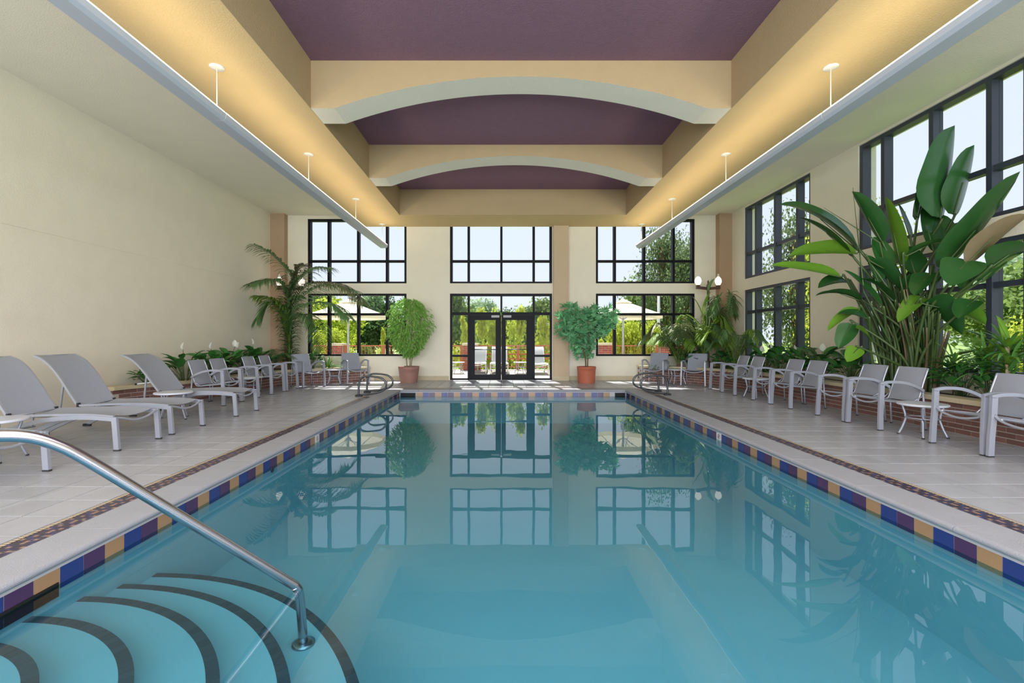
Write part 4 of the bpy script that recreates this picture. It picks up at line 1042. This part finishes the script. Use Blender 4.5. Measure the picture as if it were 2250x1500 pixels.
dup(o0, 'white patio lounger outside, seen through the pane right of the doors', (1.24, 16.4, -.01), -PI/2)
dup(t0, 'white side table outside, seen through the pane left of the doors', (-1.66, 17.2, -.01), .3, 'side tables outside on the patio')
dup(t0, 'white side table outside, seen through the right door leaf', (.62, 17.2, -.01), .3, 'side tables outside on the patio')
k = MB(); k.lathe([(.10, 0), (.075, .3), (.06, 4.4), (.001, 4.42)], n=12); k.box(-.35, .0, -.05, .05, 4.3, 4.38); tag(k.build('light_pole', M_wht, None, (7.55, 23, -.62)), 'pale lamp pole standing beyond the patio, seen through the right far window', 'pole')

def crown_mesh(name, seed, n, R, H, leaf, m, dens=.35, blobs=14, cone=False):
    rd = random.Random(seed); k = MB(); bl = []
    for i in range(blobs):
        u = rd.uniform(0, 1); a = rd.uniform(0, 2*PI); z = H*(.12+.78*u); rr = R*(1-u*.9 if cone else math.sqrt(max(.05, 1-(2*u-1)**2)))*rd.uniform(.1, .75)
        bl.append((V(math.cos(a)*rr, math.sin(a)*rr, z), R*rd.uniform(.28, .5)*(1-.5*u if cone else 1)))
    for i in range(n):
        c, r = bl[i % blobs]; d = V(rd.gauss(0, 1), rd.gauss(0, 1), rd.gauss(0, .8)).normalized(); p = c+d*r*rd.uniform(dens, 1)
        u = V(rd.gauss(0, 1), rd.gauss(0, 1), rd.gauss(0, 1)).normalized(); s = d.cross(u).normalized(); l = leaf*rd.uniform(.6, 1.3)
        k.quadpts([p-s*l*.5, p+u*l*.6, p+s*l*.5, p-u*l*.6])
    return k.mesh(name, m)
def trunk_mesh(R, H):
    k = MB(); k.tube(smoothpath([(0, 0, 0), (.05, 0, H*.3), (-.05, .05, H*.7), (0, 0, H)], 3), R, 7, scale=None)
    for i in range(6): a = i*1.1; k.tube([(0, 0, H*(.35+.08*i)), (math.cos(a)*H*.22, math.sin(a)*H*.22, H*(.55+.07*i))], R*.35, 5)
    return k.mesh('trunk', M_bark)
CR = {}
def tree(x, y, z0, R, H, kind, lab, name='tree', cat='tree', group='trees beyond the patio', trunk=.35, seed=0):
    key = (kind, seed % 3)
    if key not in CR:
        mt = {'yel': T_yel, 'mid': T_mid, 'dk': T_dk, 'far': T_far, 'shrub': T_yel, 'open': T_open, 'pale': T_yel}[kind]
        CR[key] = crown_mesh('crown', hash_(key), {'shrub': 2200, 'open': 9000, 'pale': 7000}.get(kind, 5200), 1, 1.6, {'shrub': .075, 'open': .040, 'pale': .042}.get(kind, .075), mt, .2 if kind != 'open' else .35, 34 if kind in ('open', 'pale') else 16, kind == 'shrub')
    t = thing(name, lab, cat, (x, y, z0), 0, group)
    o = inst('crown', CR[key], t, (0, 0, H*trunk), (0, 0, seed*1.3), (R, R, H*(1-trunk)/1.6)); 
    if trunk > .05: inst('trunk', TM, t, (0, 0, 0), None, (H*.10, H*.10, H*.8))
    return t
def hash_(key): return sum(ord(c) for c in key[0])*7+key[1]
TM = trunk_mesh(.35, 1.0)
GS = 'yellow-green shrubs just beyond the railing'
for i, (px, Y, R, H, kd, lab) in enumerate((
    (842, 21, .42, 2.5, 'shrub', 'yellow-green upright shrub behind the railing left of the potted fig'), (1018, 21, .75, 3.1, 'shrub', 'upright shrub beyond the railing, left pane beside the doors'),
    (1056, 21, .95, 3.3, 'shrub', 'golden upright shrub seen through the left door leaf'), (1083, 22, .9, 3.0, 'yel', 'rounded green shrub seen through the left door leaf'),
    (1118, 22, .9, 2.8, 'yel', 'rounded green shrub seen through the left side of the right door leaf'), (1144, 21, .95, 3.4, 'shrub', 'tall golden shrub seen through the right door leaf'),
    (1190, 21, 1.0, 3.1, 'shrub', 'golden shrub seen through the pane right of the doors'), (1350, 21.5, .9, 2.6, 'yel', 'bright yellow-green bush below the right umbrella, left half'),
    (1385, 21.5, .9, 2.7, 'yel', 'bright yellow-green bush right of the right umbrella pole'), (1430, 22, .9, 2.6, 'yel', 'green-gold bush behind the pale lamp pole'),
    (1480, 22, .9, 2.4, 'mid', 'green bush behind the arching palm'), (700, 22, .8, 2.2, 'yel', 'yellow-green bush seen through the left corner palm'), (735, 23, 1.0, 2.3, 'yel', 'golden bush left of the left umbrella pole'),
    (800, 23, .7, 1.5, 'mid', 'low light shrub above the left brick pier'), (1320, 21, .6, 1.9, 'shrub', 'low golden shrub behind the lobed-leaf plant'))):
    tree((px-1106)/F*Y, Y, -.62, R, H, kd, lab, 'shrub', 'shrub', GS, .04, i)
for i, (px, Y, R, H, kd, lab) in enumerate((
    (700, 40, 3.2, 6.0, 'mid', 'green tree behind the left corner palm'), (745, 34, 2.6, 5.0, 'yel', 'yellowish tree behind the left umbrella'), (790, 44, 3.0, 5.6, 'dk', 'dark tree mass behind the left umbrella pole'),
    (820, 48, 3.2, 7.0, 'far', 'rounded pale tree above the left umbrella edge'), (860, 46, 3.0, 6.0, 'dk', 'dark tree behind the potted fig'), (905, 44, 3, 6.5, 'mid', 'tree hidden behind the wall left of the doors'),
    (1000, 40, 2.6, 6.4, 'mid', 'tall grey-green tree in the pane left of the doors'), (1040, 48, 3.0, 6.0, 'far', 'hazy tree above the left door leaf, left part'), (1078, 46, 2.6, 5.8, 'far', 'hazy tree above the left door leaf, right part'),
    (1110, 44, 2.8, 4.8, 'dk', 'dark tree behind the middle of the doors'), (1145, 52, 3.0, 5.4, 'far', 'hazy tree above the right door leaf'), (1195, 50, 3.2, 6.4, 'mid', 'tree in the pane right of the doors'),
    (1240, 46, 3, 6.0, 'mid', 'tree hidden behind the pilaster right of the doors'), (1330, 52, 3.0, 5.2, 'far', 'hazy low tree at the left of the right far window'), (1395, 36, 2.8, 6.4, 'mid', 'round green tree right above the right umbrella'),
    (1458, 30, 2.5, 9.6, 'open', 'tall airy tree filling the upper right far window'), (1510, 27, 2.3, 7.4, 'open', 'tall airy tree at the right side of the right far window'), (1480, 40, 3.4, 7.0, 'dk', 'dark tree low behind the right palms'))):
    tree((px-1106)/F*Y, Y, -1.0, R, H, kd, lab, 'tree', 'tree', 'trees beyond the patio', .18 if kd != 'open' else .22, i)
for i, (x, y, R, H, kd, lab) in enumerate((
    (14.0, 22.5, 2.4, 8.0, 'open', 'airy green tree seen through the left part of the right far side window'), (13.2, 19.2, 2.0, 6.4, 'pale', 'light green tree seen through the middle of the right far side window'),
    (12.2, 16.6, 1.9, 6.8, 'pale', 'yellow-green tree seen through the right part of the right far side window'), (17.5, 25, 3.0, 5.4, 'mid', 'green tree low behind the right far side window'),
    (20, 17.5, 3.2, 4.6, 'mid', 'green tree seen between the stalks of the big plant'), (16.5, 14.2, 2.2, 3.1, 'mid', 'grey-green bush seen through the near right window'),
    (14.0, 12.3, 1.5, 2.3, 'yel', 'bright yellow-green bush at the right picture edge'), (20, 14.5, 3.4, 5.6, 'mid', 'large green tree at the right picture edge'), (24, 22, 3.5, 5.5, 'far', 'hazy tree far beyond the right windows'),
    (11.5, 6.0, 1.8, 4.2, 'mid', 'green tree outside beside the nearest right window'))):
    tree(x, y, -.62, R, H, kd, lab, 'tree' if 'bush' not in lab else 'bush', 'tree' if 'bush' not in lab else 'bush', 'trees outside the right windows', .15 if 'bush' not in lab else .03, i)
#@@END_OUTSIDE
